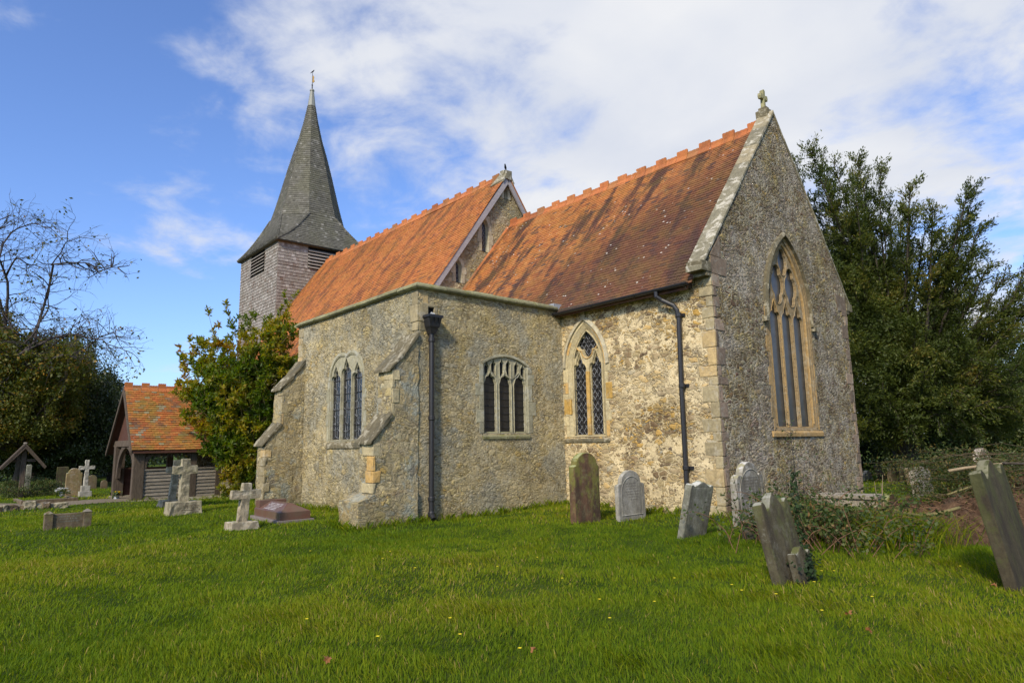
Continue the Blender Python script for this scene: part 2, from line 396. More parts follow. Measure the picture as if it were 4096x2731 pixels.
M['lead'] = plain('lead_sheet', (.30, .32, .34), .5, .5)
M['capm'] = plain('spire_cap_lead', (.24, .25, .22), .6, .4)
M['came'] = plain('window_came', (.22, .23, .24), .5, .5)
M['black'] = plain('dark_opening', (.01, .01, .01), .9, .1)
M['gold'] = plain('gilded_vane', (.34, .20, .03), .6, .3)
M['bird'] = plain('bird_plumage', (.02, .022, .03), .6, .3)
M['bars'] = plain('iron_saddle_bar', (.03, .03, .032), .6, .4)
def glass(name, c, rough, b=.004):
    t = NT(name, rough, .6)
    k = t.mix(.8, c, t.ramp(t.noise(5, 4, .6), [(.3, (.5, .5, .5)), (.7, (1.3, 1.3, 1.3))]), 'MULTIPLY')
    return t.done(k, t.bump(t.noise(11, 3), .5, b))
M['glass'] = glass('old_dark_glass', (.016, .017, .02), .18, .012)
M['glassE'] = glass('grey_protective_glazing', (.05, .05, .045), .3, .001)
M['glassB'] = glass('guarded_black_glass', (.018, .016, .014), .5, .01)
def grave(name, base, moss=.3, white=.3, mossc=(.14, .15, .03), whitec=(.62, .62, .58), top=.6, dark=.3):
    t = NT(name, .9, .2)
    c = t.mix(.75, base, t.ramp(t.noise(9, 9, .75), [(.3, (.45, .44, .42)), (.7, (1.3, 1.28, 1.25))]), 'MULTIPLY')
    c = t.mix(t.math('MULTIPLY', t.rng(t.noise(1.6, 6, .7, v=t.map(scale=(2.6, 2.6, .6))), .42, .58), dark), c, (.035, .028, .020))
    zz = t.n('ShaderNodeSeparateXYZ', {0: t.co}).outputs[2]
    c = t.mix(t.math('MULTIPLY', t.rng(t.math('ADD', t.noise(3.2, 7, .75, v=t.map(loc=(3, 3, 3), scale=(1, 1, .6))), t.math('MULTIPLY', t.math('SUBTRACT', zz, .6), .12)), .5, .62), moss), c, mossc)
    sp = t.rng(t.math('ADD', t.vor(24, t.map(scale=(1, 1, .8))), t.math('MULTIPLY', t.noise(5, 3, v=t.map(loc=(1, 2, 3))), .6)), 0.40, 0.35)
    c = t.mix(t.math('MULTIPLY', sp, white), c, whitec)
    c = t.mix(t.math('MULTIPLY', t.rng(t.noise(6, 7, .75, v=t.map(loc=(7, 1, 5))), .5, .6), white * .8), c, whitec)
    c = t.mix(t.math('MULTIPLY', t.rng(t.up(), .3, .8), top), c, t.mix(t.rng(t.noise(8, 5), .45, .55), whitec, mossc))
    h = t.math('ADD', t.noise(24, 7, .75), t.noise(6, 5))
    return t.done(c, t.bump(h, .8, .009))
def leafm(name, ramp, trans=.45, rough=.55, spec=.35):
    t = NT(name, rough, spec)
    c = t.ramp(t.attr(), ramp)
    t.t.links.new(c, t.b.inputs['Base Color'])
    tr = t.n('ShaderNodeBsdfTranslucent', {0: t.hsv(c, .49, 1.1, 1.3)})
    mx_ = t.n('ShaderNodeMixShader', {0: trans, 1: t.b.outputs[0], 2: tr.outputs[0]})
    t.t.links.new(mx_.outputs[0], t.o.inputs[0])
    return t.m
def bark(name, a, b):
    t = NT(name, .9, .2)
    n_ = t.noise(7, 8, .75, v=t.map(scale=(3, 3, .8)))
    return t.done(t.ramp(n_, [(.3, a), (.7, b)]), t.bump(n_, .9, .02))
M['bark'] = bark('dark_bark', (.03, .025, .02), (.10, .085, .065))
M['barkG'] = bark('green_brown_bark', (.10, .09, .03), (.24, .20, .09))
M['twig'] = bark('bare_twig', (.035, .03, .03), (.09, .08, .075))
M['straw'] = bark('dead_stalk', (.20, .15, .09), (.36, .28, .17))
M['magn'] = leafm('broad_leaf', [(0, (.07, .13, .012)), (.35, (.13, .19, .014)), (.6, (.24, .24, .016)), (.88, (.38, .30, .02)), (1, (.28, .15, .02))], .55, .45)
M['yew'] = leafm('yew_needles', [(0, (.032, .052, .010)), (.5, (.068, .095, .015)), (.85, (.125, .14, .02)), (1, (.20, .16, .03))], .4)
M['holly'] = leafm('dark_evergreen_leaf', [(0, (.024, .040, .014)), (.6, (.045, .068, .02)), (.93, (.075, .10, .03)), (1, (.18, .13, .02))], .2, .35)
M['autumn'] = leafm('browning_leaf', [(0, (.04, .06, .009)), (.5, (.085, .105, .012)), (.85, (.15, .13, .014)), (1, (.28, .15, .02))], .35)
M['hedge'] = leafm('hedge_leaf', [(0, (.015, .032, .008)), (.5, (.034, .06, .011)), (.85, (.075, .09, .016)), (1, (.14, .10, .02))], .3)
M['yellow'] = leafm('yellowing_leaf', [(0, (.06, .09, .012)), (.5, (.14, .14, .015)), (1, (.30, .22, .03))], .4)
M['bram'] = leafm('bramble_leaf', [(0, (.03, .055, .012)), (.6, (.06, .095, .02)), (.9, (.11, .12, .03)), (1, (.20, .12, .04))], .3)
M['ivy'] = leafm('ivy_leaf', [(0, (.01, .025, .008)), (1, (.03, .06, .015))], .2, .7)
M['fallen'] = leafm('fallen_leaf', [(0, (.20, .07, .02)), (1, (.30, .14, .05))], .2)
M['butter'] = leafm('yellow_petal', [(0, (.8, .6, .02)), (1, (.85, .7, .03))], .2)
M['white'] = leafm('white_petal', [(0, (.7, .7, .66)), (1, (.8, .8, .78))], .2)
M['grass'] = leafm('grass_blade', [(0, (.06, .120, .006)), (.3, (.115, .185, .007)), (.6, (.185, .240, .009)), (.85, (.28, .28, .016)), (1, (.40, .30, .10))], .5, .65, .12)
t = NT('lawn_soil', .95, .1)
M['lawn'] = t.done(t.mix(t.rng(t.noise(1.3, 8, .7), .35, .65), (.035, .065, .008), t.mix(t.noise(30, 3), (.06, .11, .010), (.10, .12, .02))), t.bump(t.noise(25, 6, .8), 1.0, .05))
t = NT('path_gravel', .95, .15)
M['path'] = t.done(t.mix(t.noise(40, 4, .7), (.13, .11, .075), (.24, .20, .14)), t.bump(t.noise(60, 4, .7), .8, .02))
t = NT('dug_earth', .95, .1)
M['earth'] = t.done(t.ramp(t.noise(7, 8, .75), [(.25, (.035, .022, .013)), (.45, (.10, .058, .034)), (.62, (.20, .125, .072)), (.8, (.34, .24, .14))]), t.bump(t.noise(14, 8, .8), 1.0, .08))
t = NT('polished_red_granite', .35, .5)
M['granite'] = t.done(t.mix(t.rng(t.noise(3, 6, .7), .4, .65), t.mix(t.rng(t.vor(90), .2, .5), (.12, .05, .034), t.mix(t.noise(120, 2), (.07, .03, .022), (.20, .11, .08))), (.13, .085, .06)))
M['graniteD'] = plain('rough_grey_plinth', (.20, .17, .15), .8, .2)
M['letter'] = plain('inlaid_lead_lettering', (.5, .47, .45), .6, .3)

# ------------------------------------------------------------------ building kit
class Fr:
    """a wall plane: point(s along, z up, d out of the wall)"""
    def __init__(s, o, u, n): s.o = Vector(o); s.u = Vector(u); s.n = Vector(n)
    def p(s, a, z, d=0.0): return tuple(s.o + s.u * a + s.n * d + Vector((0, 0, z)))
def inside(poly, X, Z):
    r = np.zeros(X.shape, bool); n = len(poly)
    for i in range(n):
        x0, y0 = poly[i]; x1, y1 = poly[(i + 1) % n]
        if y0 == y1: continue
        c = ((y0 > Z) != (y1 > Z)) & (X < (x1 - x0) * (Z - y0) / (y1 - y0) + x0)
        r ^= c
    return r
def wall_grid(name, fr, poly, holes, m, parent, step=.035):
    a = np.array(poly); s0, z0 = a.min(0); s1, z1 = a.max(0)
    ns = max(1, int(round((s1 - s0) / step))); nz = max(1, int(round((z1 - z0) / step)))
    S, Z = np.meshgrid(np.linspace(s0, s1, ns + 1), np.linspace(z0, z1, nz + 1), indexing='ij')
    Sc = (S[:-1, :-1] + S[1:, 1:]) / 2; Zc = (Z[:-1, :-1] + Z[1:, 1:]) / 2
    k = inside(poly, Sc, Zc)
    for h in holes: k &= ~inside(h, Sc, Zc)
    V = np.array(fr.o)[None] + S.reshape(-1, 1) * np.array(fr.u)[None]; V[:, 2] += Z.ravel()
    idx = np.arange(S.size).reshape(S.shape)
    q = np.stack([idx[:-1, :-1], idx[1:, :-1], idx[1:, 1:], idx[:-1, 1:]], -1)[k]
    if fr.u.cross(Vector((0, 0, 1))).dot(fr.n) < 0: q = q[:, ::-1]
    used = np.unique(q); mp = np.zeros(S.size, int); mp[used] = np.arange(len(used))
    return raw(name, V[used], mp[q], m, parent, smooth=True)
def arch(c, h, zs, rise, n=12):
    Rr = (h * h + rise * rise) / (2 * h); cx = c + h - Rr; ta = math.acos(max(-1, min(1, (Rr - h) / Rr)))
    r = [(cx + Rr * math.cos(ta * i / n), zs + Rr * math.sin(ta * i / n)) for i in range(n + 1)]
    return r + [(2 * c - x, z) for x, z in r[-2::-1]]
def seg_arch(c, h, zs, rise, n=16):
    Rr = (h * h + rise * rise) / (2 * rise); cz = zs + rise - Rr; t0 = math.asin(h / Rr)
    return [(c + Rr * math.sin(t0 - 2 * t0 * i / n), cz + Rr * math.cos(t0 - 2 * t0 * i / n)) for i in range(n + 1)]
def opening(c, h, zb, zs, rise, seg=False):
    return [(c - h, zb), (c + h, zb)] + (seg_arch if seg else arch)(c, h, zs, rise)
def foil(cx, h, zb, zs, rise, lobes=3, tip=.2, n=26, b=.46):
    """one light with a cusped head"""
    r = [(cx - h, zb), (cx + h, zb)]
    a_ = h * (1 - b); bb = h * b
    for i in range(n + 1):
        th = math.pi * i / n
        k = round(th / (math.pi / (lobes - 1))) * math.pi / (lobes - 1); ph = th - k
        q = bb * bb - (a_ * math.sin(ph)) ** 2
        rad = a_ * math.cos(ph) + (math.sqrt(q) if q > 0 else 0)
        z = rad * math.sin(th) / h * rise + tip * rise * math.exp(-((th - math.pi / 2) / .16) ** 2)
        r.append((cx + rad * math.cos(th), zs + z))
    return r
def quatre(cx, cz, a_, b, ang=0, sx=1, sz=1, n=40):
    r = []
    for i in range(n):
        th = 2 * math.pi * i / n; k = round(th / (math.pi / 2)) * math.pi / 2; ph = th - k
        q = b * b - (a_ * math.sin(ph)) ** 2; rad = a_ * math.cos(ph) + (math.sqrt(q) if q > 0 else 0)
        x, z = rad * math.cos(th) * sx, rad * math.sin(th) * sz
        r.append((cx + x * math.cos(ang) - z * math.sin(ang), cz + x * math.sin(ang) + z * math.cos(ang)))
    return r
def leafshape(cx, cz, hw, hh, ang=0, cusp=.16, n=30):
    r = []
    for i in range(n):
        th = 2 * math.pi * i / n
        x = hw * math.cos(th) * (1 - cusp * math.exp(-((abs(math.sin(th)) - .62) / .16) ** 2)); z = hh * math.copysign(abs(math.sin(th)) ** 1.15, math.sin(th))
        r.append((cx + x * math.cos(ang) - z * math.sin(ang), cz + x * math.sin(ang) + z * math.cos(ang)))
    return r
def inflate(poly, e):
    n = len(poly); A = sum(poly[i][0] * poly[(i + 1) % n][1] - poly[(i + 1) % n][0] * poly[i][1] for i in range(n)); sg = 1 if A > 0 else -1
    o = []
    for i in range(n):
        p0, p1, p2 = Vector(poly[i - 1]), Vector(poly[i]), Vector(poly[(i + 1) % n])
        a_, b = (p1 - p0), (p2 - p1)
        if a_.length < 1e-6: a_ = b
        if b.length < 1e-6: b = a_
        na = Vector((a_.y, -a_.x)).normalized() * sg; nb = Vector((b.y, -b.x)).normalized() * sg
        m_ = na + nb; m_ = m_.normalized() if m_.length > .3 else na
        k = e / max(.5, m_.dot(na)); o.append((p1.x + m_.x * k, p1.y + m_.y * k))
    return o
def plate(mb, fr, outer, holes, d0, d1, rnd=None):
    loops = [outer] + holes
    tri = tessellate_polygon([[Vector((p[0], p[1], 0)) for p in l] for l in loops])
    flat = [p for l in loops for p in l]; n = len(flat)
    vs = [fr.p(p[0], p[1], d1) for p in flat] + [fr.p(p[0], p[1], d0) for p in flat]
    fs = [tuple(t_) for t_ in tri] + [tuple(i + n for i in t_[::-1]) for t_ in tri]
    k = 0
    for l in loops:
        m_ = len(l); fs += [(k + i, k + (i + 1) % m_, k + (i + 1) % m_ + n, k + i + n) for i in range(m_)]; k += m_
    mb.add(vs, fs, rnd)
def ring(mb, fr, pa, da, pb, db, rnd=None, closed=True):
    n = len(pa); vs = [fr.p(*p, da) for p in pa] + [fr.p(*p, db) for p in pb]
    mb.add(vs, [(i, (i + 1) % n, (i + 1) % n + n, i + n) for i in range(n if closed else n - 1)], rnd)
def surround(mb, fr, hole, zs, wj, wa, proud, bl=.28, alt=.1, depth_=.06):
    """jamb blocks and voussoirs round an opening; hole = opening(): bottom-left, bottom-right, then the head from right to left"""
    c = (hole[0][0] + hole[1][0]) / 2; h = (hole[1][0] - hole[0][0]) / 2; zb = hole[0][1]
    for sgn in (-1, 1):
        z = zb; k = 0
        while z < zs - .02:
            z2 = min(zs, z + bl * random.uniform(.75, 1.3))
            if zs - z2 < .1: z2 = zs
            wd = wj + (alt if k % 2 else 0) * random.uniform(.6, 1.2); a, b = sorted((c + sgn * h, c + sgn * (h + wd)))
            P = [fr.p(a, z, -depth_), fr.p(b, z, -depth_), fr.p(b, z2, -depth_), fr.p(a, z2, -depth_)]
            pr = proud + random.uniform(-.002, .004)
            Q = [fr.p(a, z + .004, pr), fr.p(b, z + .004, pr), fr.p(b, z2 - .004, pr), fr.p(a, z2 - .004, pr)]
            mb.hexa(P, Q); z = z2; k += 1
    hd = hole[2:]; out_ = inflate(hole, wa)[2:]
    out_[0] = (c + h + wa, out_[0][1]); out_[-1] = (c - h - wa, out_[-1][1])
    i = 0
    while i < len(hd) - 1:
        j = min(len(hd) - 1, i + 3); rn = random.random()
        for k in range(i, j):
            P = [fr.p(*hd[k], -depth_), fr.p(*hd[k + 1], -depth_), fr.p(*out_[k + 1], -depth_), fr.p(*out_[k], -depth_)]
            Q = [fr.p(*hd[k], proud), fr.p(*hd[k + 1], proud), fr.p(*out_[k + 1], proud), fr.p(*out_[k], proud)]
            mb.hexa(P, Q, rn)
        i = j
def rect_bars(mb, fr, s0, s1, zs_, d, r=.007):
    for z in zs_: mb.tube([fr.p(s0, z, d), fr.p(s1, z, d)], r, 5)
def lattice(mb, fr, s0, s1, z0, z1, pw, ph, d, w_=.006):
    n = int((s1 - s0) / pw) + 1; sl_ = ph / pw
    H = z1 - z0; k = -int(H / ph) - 1
    def bar(a, b):
        (x0, y0), (x1, y1) = a, b
        L = math.hypot(x1 - x0, y1 - y0); ex, ey = -(y1 - y0) / L * w_, (x1 - x0) / L * w_
        mb.add([fr.p(x0 + ex, y0 + ey, d), fr.p(x1 + ex, y1 + ey, d), fr.p(x1 - ex, y1 - ey, d), fr.p(x0 - ex, y0 - ey, d)], [(0, 1, 2, 3)])
    N = int(H / ph) + n + 2
    for i in range(-N, N):
        for sg in (1, -1):
            # line x = s0 + i*pw + sg*(z-z0)/sl_
            ps = []
            for z in np.linspace(z0, z1, 60):
                x = s0 + i * pw + sg * (z - z0) / sl_
                if s0 <= x <= s1: ps.append((x, z))
            if len(ps) > 1: bar(ps[0], ps[-1])
def tile_face(L, Rr, T, n, gauge, tw, th, rnd_jit=.004, off0=0.0, sag=None):
    """lapped tiles: L(t),R(t) edges at slope distance t in 0..T; n outward normal. returns verts, quads, rnd"""
    n = np.array(n, float); V = []; Q = []; RN = []
    rows = int(T / gauge) + 1; k = 0
    for r in range(rows):
        t0 = r * gauge; t1 = min(T, t0 + gauge * 1.25)
        if t0 >= T: break
        a0, b0, a1, b1 = (np.array(f(t_), float) for f, t_ in ((L, t0), (Rr, t0), (L, t1), (Rr, t1)))
        W = np.linalg.norm(b0 - a0)
        if W < .02: continue
        W1 = max(1e-6, np.linalg.norm(b1 - a1)); u0 = (b0 - a0) / W; off = (r % 2) * .5 * tw + random.uniform(-.01, .01) + off0
        sh = float((a1 - a0) @ u0)
        x = -off
        while x < W:
            x0 = max(0, x); x1 = min(W, x + tw * random.uniform(.955, .985))
            if x1 - x0 > .012:
                y0 = min(max(x0 - sh, 0), W1); y1 = min(max(x1 - sh, 0), W1)
                jt = random.uniform(-gauge * .05, gauge * .05); up_ = (a1 - a0) / max(1e-6, (t1 - t0))
                lift = th + random.uniform(0, rnd_jit); l2 = lift + random.uniform(-rnd_jit, rnd_jit) * .5
                p0 = a0 + u0 * x0 + up_ * jt; p1 = a0 + u0 * x1 + up_ * jt; p2 = a1 + u0 * y1; p3 = a1 + u0 * y0
                sg = n * (sag(p0) if sag else 0)
                V += [p0 + n * lift + sg, p1 + n * l2 + sg, p2 + n * .002 + sg, p3 + n * .002 + sg, p0 - n * .004 + sg, p1 - n * .004 + sg]
                Q += [(k, k + 1, k + 2, k + 3), (k + 4, k + 5, k + 1, k), (k + 4, k, k + 3, k + 3), (k + 5, k + 2, k + 1, k + 1)]
                RN += [random.random()] * 6; k += 6
            x += tw
    return V, Q, RN
def tiles_obj(name, faces, m, parent):
    V, Q, RN = [], [], []
    for v, q, r in faces:
        k = len(V); V += v; Q += [tuple(i + k for i in f) for f in q]; RN += r
    # drop the doubled corner of the side triangles
    mb = MB(); vs = np.array(V)
    if parent is not None:
        A = np.array(world_m(parent).inverted()); vs = vs @ A[:3, :3].T + A[:3, 3]
    me = bpy.data.meshes.new(name)
    me.from_pydata(vs.tolist(), [], [f if f[2] != f[3] else f[:3] for f in Q])
    at = me.attributes.new('rnd', 'FLOAT', 'POINT'); at.data.foreach_set('value', np.array(RN, np.float32))
    me.materials.append(m); o = bpy.data.objects.new(name, me); col.objects.link(o); o.parent = parent
    return o
def lerp(a, b, t): a = np.array(a, float); b = np.array(b, float); return a + (b - a) * t
def ridge_tiles(name, a, b, parent, tl=.36, hgt=.11, cren=.085, drop=.13, slope=1.3, m=None, sag=None):
    """crested ridge tiles, every second one taller with a scalloped top"""
    a = Vector(a); b = Vector(b); u = (b - a).normalized(); L = (b - a).length; side = u.cross(Vector((0, 0, 1))).normalized()
    mb = MB(); n = int(round(L / tl)); tl = L / n
    for i in range(n):
        s0 = i * tl + .006; s1 = (i + 1) * tl - .004; tall = i % 2 == 0; rn = random.random()
        dz = random.uniform(-.008, .008) + (sag(s0 / L) if sag else 0)
        P = lambda s, o, z: tuple(a + u * s + side * o + Vector((0, 0, z + dz)))
        for sg in (-1, 1):
            w0 = drop / slope
            mb.hexa([P(s0, sg * w0, -drop), P(s1, sg * w0, -drop), P(s1, 0, -.02), P(s0, 0, -.02)],
                    [P(s0, sg * (w0 + .012), -drop + .02), P(s1, sg * (w0 + .012), -drop + .02), P(s1, sg * .02, .035), P(s0, sg * .02, .035)], rn)
        top = hgt + (cren if tall else 0)
        prof = [(s0, 0), (s1, 0), (s1, top)]
        q = 4 if tall else 3
        for k in range(q):
            x1 = s1 - (s1 - s0) * k / q; x0 = s1 - (s1 - s0) * (k + 1) / q
            if tall: prof += [(x1 - (x1 - x0) * .15, top + .012), (x0 + (x1 - x0) * .15, top + .012), (x0, top - .008)]
            else: prof += [(x0 + .02, top + .004), (x0, top - .006)]
        mb.prism(prof, lambda p_, z: P(p_, -.018, z), lambda p_, z: P(p_, .018, z), rn)
    return mb.build(name, m or M['ridge'], parent)

def loose(o, name=None):
    """each separate piece of a mesh becomes a part of its own"""
    me = o.data; bm = bmesh.new(); bm.from_mesh(me); lay = bm.verts.layers.float.get('rnd'); seen = set(); out_ = []
    for v0 in bm.verts:
        if v0.index in seen: continue
        st = [v0]; seen.add(v0.index); grp = []
        while st:
            v_ = st.pop(); grp.append(v_)
            for e in v_.link_edges:
                w_ = e.other_vert(v_)
                if w_.index not in seen: seen.add(w_.index); st.append(w_)
        mp = {v_.index: i for i, v_ in enumerate(grp)}; fs_ = {f for v_ in grp for f in v_.link_faces}
        m2 = bpy.data.meshes.new(me.name); m2.from_pydata([tuple(v_.co) for v_ in grp], [], [[mp[q.index] for q in f.verts] for f in fs_])
        at = m2.attributes.new('rnd', 'FLOAT', 'POINT'); at.data.foreach_set('value', [v_[lay] for v_ in grp]); m2.materials.append(me.materials[0])
        p_ = bpy.data.objects.new(name or o.name.split('.')[0], m2); col.objects.link(p_); p_.parent = o.parent; out_.append(p_)
    bm.free(); bpy.data.objects.remove(o); return out_
# ------------------------------------------------------------------ the church
church = thing('church', (-6.0, 2.0, 0.0), 'old rubble stone parish church with orange tiled roofs and a shingled spire', 'church')
yc = 3.18
SX = Fr((0, 0, 0), (1, 0, 0), (0, -1, 0))            # chancel south wall, s = x
EX = Fr((0, 0, 0), (0, 1, 0), (1, 0, 0))             # east gable, s = y
CE = Fr((-4.06, 0, 0), (0, 1, 0), (1, 0, 0))         # chapel east wall
CS = Fr((0, -4.07, 0), (1, 0, 0), (0, -1, 0))        # chapel south wall
NG = Fr((-9.45, 0, 0), (0, 1, 0), (1, 0, 0))         # nave gable
def coping_z(y): return 9.1 - 1.24 * abs(y - yc)
# openings
c1, c2, c3, c4 = -3.33, 3.14, -1.78, -7.02
H1 = opening(c1, .56, 1.50, 3.10, 1.0); H2 = opening(c2, 1.02, 1.56, 4.2, 1.74)
H3 = opening(c3, .64, 1.60, 3.07, .19, True); H4 = opening(c4, .80, 1.50, 2.92, .50)
wall_grid('chancel_wall', SX, [(-4.06, -.4), (0, -.4), (0, 4.60), (-4.06, 4.60)], [H1], M['chancel'], church)
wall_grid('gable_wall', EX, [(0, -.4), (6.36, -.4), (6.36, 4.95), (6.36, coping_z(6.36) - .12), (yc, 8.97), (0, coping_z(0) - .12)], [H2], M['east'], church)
wall_grid('chapel_wall', CE, [(-4.07, -.4), (0, -.4), (0, 4.5), (-4.07, 4.5)], [H3, [(-3.90, 3.92), (-3.68, 3.92), (-3.68, 4.11), (-3.90, 4.11)]], M['chapel'], church)
wall_grid('chapel_wall', CS, [(-9.67, -.4), (-4.06, -.4), (-4.06, 4.5), (-9.67, 4.5)], [H4], M['chapel'], church)
mb = MB()
mb.box((-9.66, -4.06, -.4), (-9.40, -.9, 4.5)); mb.box((-4.30, -4.05, 4.2), (-4.08, -.05, 4.5))
loose(mb.build('chapel_west_wall', M['butt'], church), 'chapel_wall')
mb = MB(); mb.box((-9.5, -3.9, 4.20), (-4.3, -.02, 4.28)); mb.box((-4.30, -.30, 4.50), (-4.0, -.04, 4.64)); mb.build('lead_flat_roof', M['lead'], church)
nvz = lambda y: 10.50 - 1.395 * abs(y - 3.0)
L1 = [opening(2.08, .15, 7.62, 8.45, .30), opening(.98, .12, 6.42, 6.95, .20), opening(3.02, .085, 9.66, 9.98, .17)]
wall_grid('nave_gable_wall', NG, [(-1.0, 4.0), (7.0, 4.0), (7.0, nvz(7.0)), (3.0, 10.45), (-1.0, nvz(-1.0))], L1, M['naveg'], church, .05)
mb = MB(); mb.box((-23.3, -1.0, -.6), (-9.46, -.7, 4.75)); mb.box((-23.3, 6.7, -.6), (-9.46, 7.0, 4.75)); mb.box((-9.6, -.69, -.3), (-9.5, 6.69, 5))
mb.build('nave_wall', M['chapel'], church)
mb = MB(); mb.box((-9.4, 6.2, -.4), (-.01, 6.37, 4.75)); mb.build('chancel_north_wall', M['chancel'], church)
# --- quoins
def quoin_stack(name, x, y, sx, sy, z0, z1, m, w0=.15, w1=.32, pr=.004, m2=None):
    """dressed angle stones, a slab on either face of the corner"""
    A, B = MB(), MB(); z = z0; k = 0
    while z < z1 - .05:
        h_ = min(random.uniform(.17, .36), z1 - z)
        a, b = (w1, w0) if k % 2 else (w0, w1); a *= random.uniform(.7, 1.25); b *= random.uniform(.7, 1.25)
        o_ = pr + random.uniform(0, .010)
        xs = sorted((x + sx * o_, x - sx * a)); ys = sorted((y + sy * (o_ + .004), y - sy * .03)); A.box((xs[0], ys[0], z + .006), (xs[1], ys[1], z + h_ - .006), jit=.008)
        xs = sorted((x + sx * (o_ + .004), x - sx * .03)); ys = sorted((y - sy * .031, y - sy * b)); B.box((xs[0], ys[0], z + .006), (xs[1], ys[1], z + h_ - .006), jit=.008)
        z += h_; k += 1
    A.build(name, m, church, bevel=.014, rough=.008, rscale=9); B.build(name, m2 or m, church, bevel=.014, rough=.008, rscale=9)
quoin_stack('quoins', 0, 0, 1, -1, -.3, 4.6, M['quoin'], m2=M['quoinR'])
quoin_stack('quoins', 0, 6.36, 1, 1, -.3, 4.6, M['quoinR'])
quoin_stack('quoins', -4.06, -4.07, 1, -1, 3.62, 4.46, M['quoin'], .2, .3)
quoin_stack('quoins', -9.67, -4.07, -1, -1, 3.4, 4.46, M['quoin'], .2, .3)
mb = MB()
for z in (4.16, 4.42): pass
mb.hexa([EX.p(.02, 4.6, -.05), EX.p(.55, 4.6, -.05), EX.p(.62, 4.95, -.05), EX.p(.02, 4.95, -.05)], [EX.p(.02, 4.6, .012), EX.p(.55, 4.6, .012), EX.p(.62, 4.95, .012), EX.p(.02, 4.95, .012)])
mb.hexa([EX.p(.02, 4.96, -.05), EX.p(.40, 4.96, -.05), EX.p(.40, 5.42, -.05), EX.p(.02, 4.98, -.05)], [EX.p(.02, 4.96, .014), EX.p(.40, 4.96, .014), EX.p(.40, 5.42, .014), EX.p(.02, 4.98, .014)])
mb.hexa([EX.p(5.85, 4.55, -.05), EX.p(6.34, 4.55, -.05), EX.p(6.34, 4.95, -.05), EX.p(5.75, 4.95, -.05)], [EX.p(5.85, 4.55, .014), EX.p(6.34, 4.55, .014), EX.p(6.34, 4.95, .014), EX.p(5.75, 4.95, .014)])
loose(mb.build('kneeler_stones', M['quoinR'], church), 'kneeler_stone')
# --- east gable coping
def gable_coping(sgn):
    mb = MB(); y0 = yc - sgn * (yc + .36); k = 0; n = 8
    ys = [y0 + (yc - y0) * i / n for i in range(n + 1)]
    for i in range(n):
        a, b = ys[i] + (yc - y0) * .002, ys[i + 1] - (yc - y0) * .002; j = random.uniform(-.008, .008)
        za, zb = coping_z(a), coping_z(b)
        bot = [(-.33, a, za - .12), (.03 + j, a, za - .12), (.03 + j, b, zb - .12), (-.33, b, zb - .12)]
        top = [(-.33, a, za + j), (.03 + j, a, za - .03 + j), (.03 + j, b, zb - .03 + j), (-.33, b, zb + j)]
        mb.hexa(bot, top)
    # web that stands on the roof
    mb.hexa([(-.30, yc - sgn * (yc + .0), 4.4), (-.02, yc - sgn * yc, 4.4), (-.02, yc, 8.6), (-.30, yc, 8.6)], [(-.30, yc - sgn * yc, coping_z(0) - .15), (-.02, yc - sgn * yc, coping_z(0) - .15), (-.02, yc, 8.95), (-.30, yc, 8.95)])
    return mb.build('gable_coping', M['cope'], church, bevel=.012, rough=.008, rscale=6)
gable_coping(1); gable_coping(-1)
for sgn, yy in ((1, 0.0), (-1, 6.36)):
    mb = MB()
    a, b = sorted((yy, yy - sgn * .34)); mb.box((-.32, a, 4.80), (.03, b, coping_z(-.36) - .14 + .03))
    mb.box((-.30, min(yy, yy - sgn * .27), 4.68), (.022, max(yy, yy - sgn * .27), 4.798)); mb.box((-.29, min(yy, yy - sgn * .17), 4.52), (.015, max(yy, yy - sgn * .17), 4.678))
    mb.build('kneeler', M['weath'], church, bevel=.015)
# gable cross
mb = MB(); cx, cy, cz = -.2, yc - .02, 9.02
mb.box((cx - .16, cy - .12, cz - .1), (cx + .14, cy + .12, cz + .10)); mb.box((cx - .10, cy - .09, cz + .10), (cx + .10, cy + .09, cz + .17))
mb.build('cross_base', M['weath'], church, bevel=.02, rough=.02, rscale=9)
mb = MB(); k = cz + .17
prof = [(-.045, 0), (.045, 0), (.04, .22), (.15, .20), (.17, .27), (.15, .34), (.045, .32), (.055, .44), (0, .47), (-.055, .44), (-.045, .32), (-.15, .34), (-.17, .27), (-.15, .20), (-.04, .22)]
mb.prism(prof, lambda a, z: (cx - .045, cy + a, k + z), lambda a, z: (cx + .045, cy + a, k + z))
mb.build('gable_cross', ashlar('mossy_cross_stone', (.30, .28, .15), lich=(.18, .2, .06), la=.7), church, bevel=.012)
# --- chancel roof
rz, ry = 8.77, 3.18; sl_c = 1.272; Tc = math.hypot(3.42, 3.42 * sl_c)
def slope_pt(x, y0, z0, sl, sgn): 
    k = 1 / math.hypot(1, sl)
    return lambda t_: (x, y0 + sgn * t_ * k, z0 + t_ * sl * k)
e0 = (ry - 3.42, rz - 3.42 * sl_c)
def wav(p): return .012 * math.sin(p[0] * 1.7 + p[2]) + .010 * math.sin(p[0] * .9 - p[2] * 2.1) - .02 * math.sin(min(1, max(0, (-p[0]) / 9.4)) * math.pi)
nS = np.array((0, -sl_c, 1)) / math.hypot(sl_c, 1); nN = np.array((0, sl_c, 1)) / math.hypot(sl_c, 1)
croof = tiles_obj('chancel_roof', [tile_face(slope_pt(-9.44, *e0, sl_c, 1), slope_pt(-.29, *e0, sl_c, 1), Tc, nS, .098, .165, .014, sag=wav)], M['tileC'], church)
mb = MB()
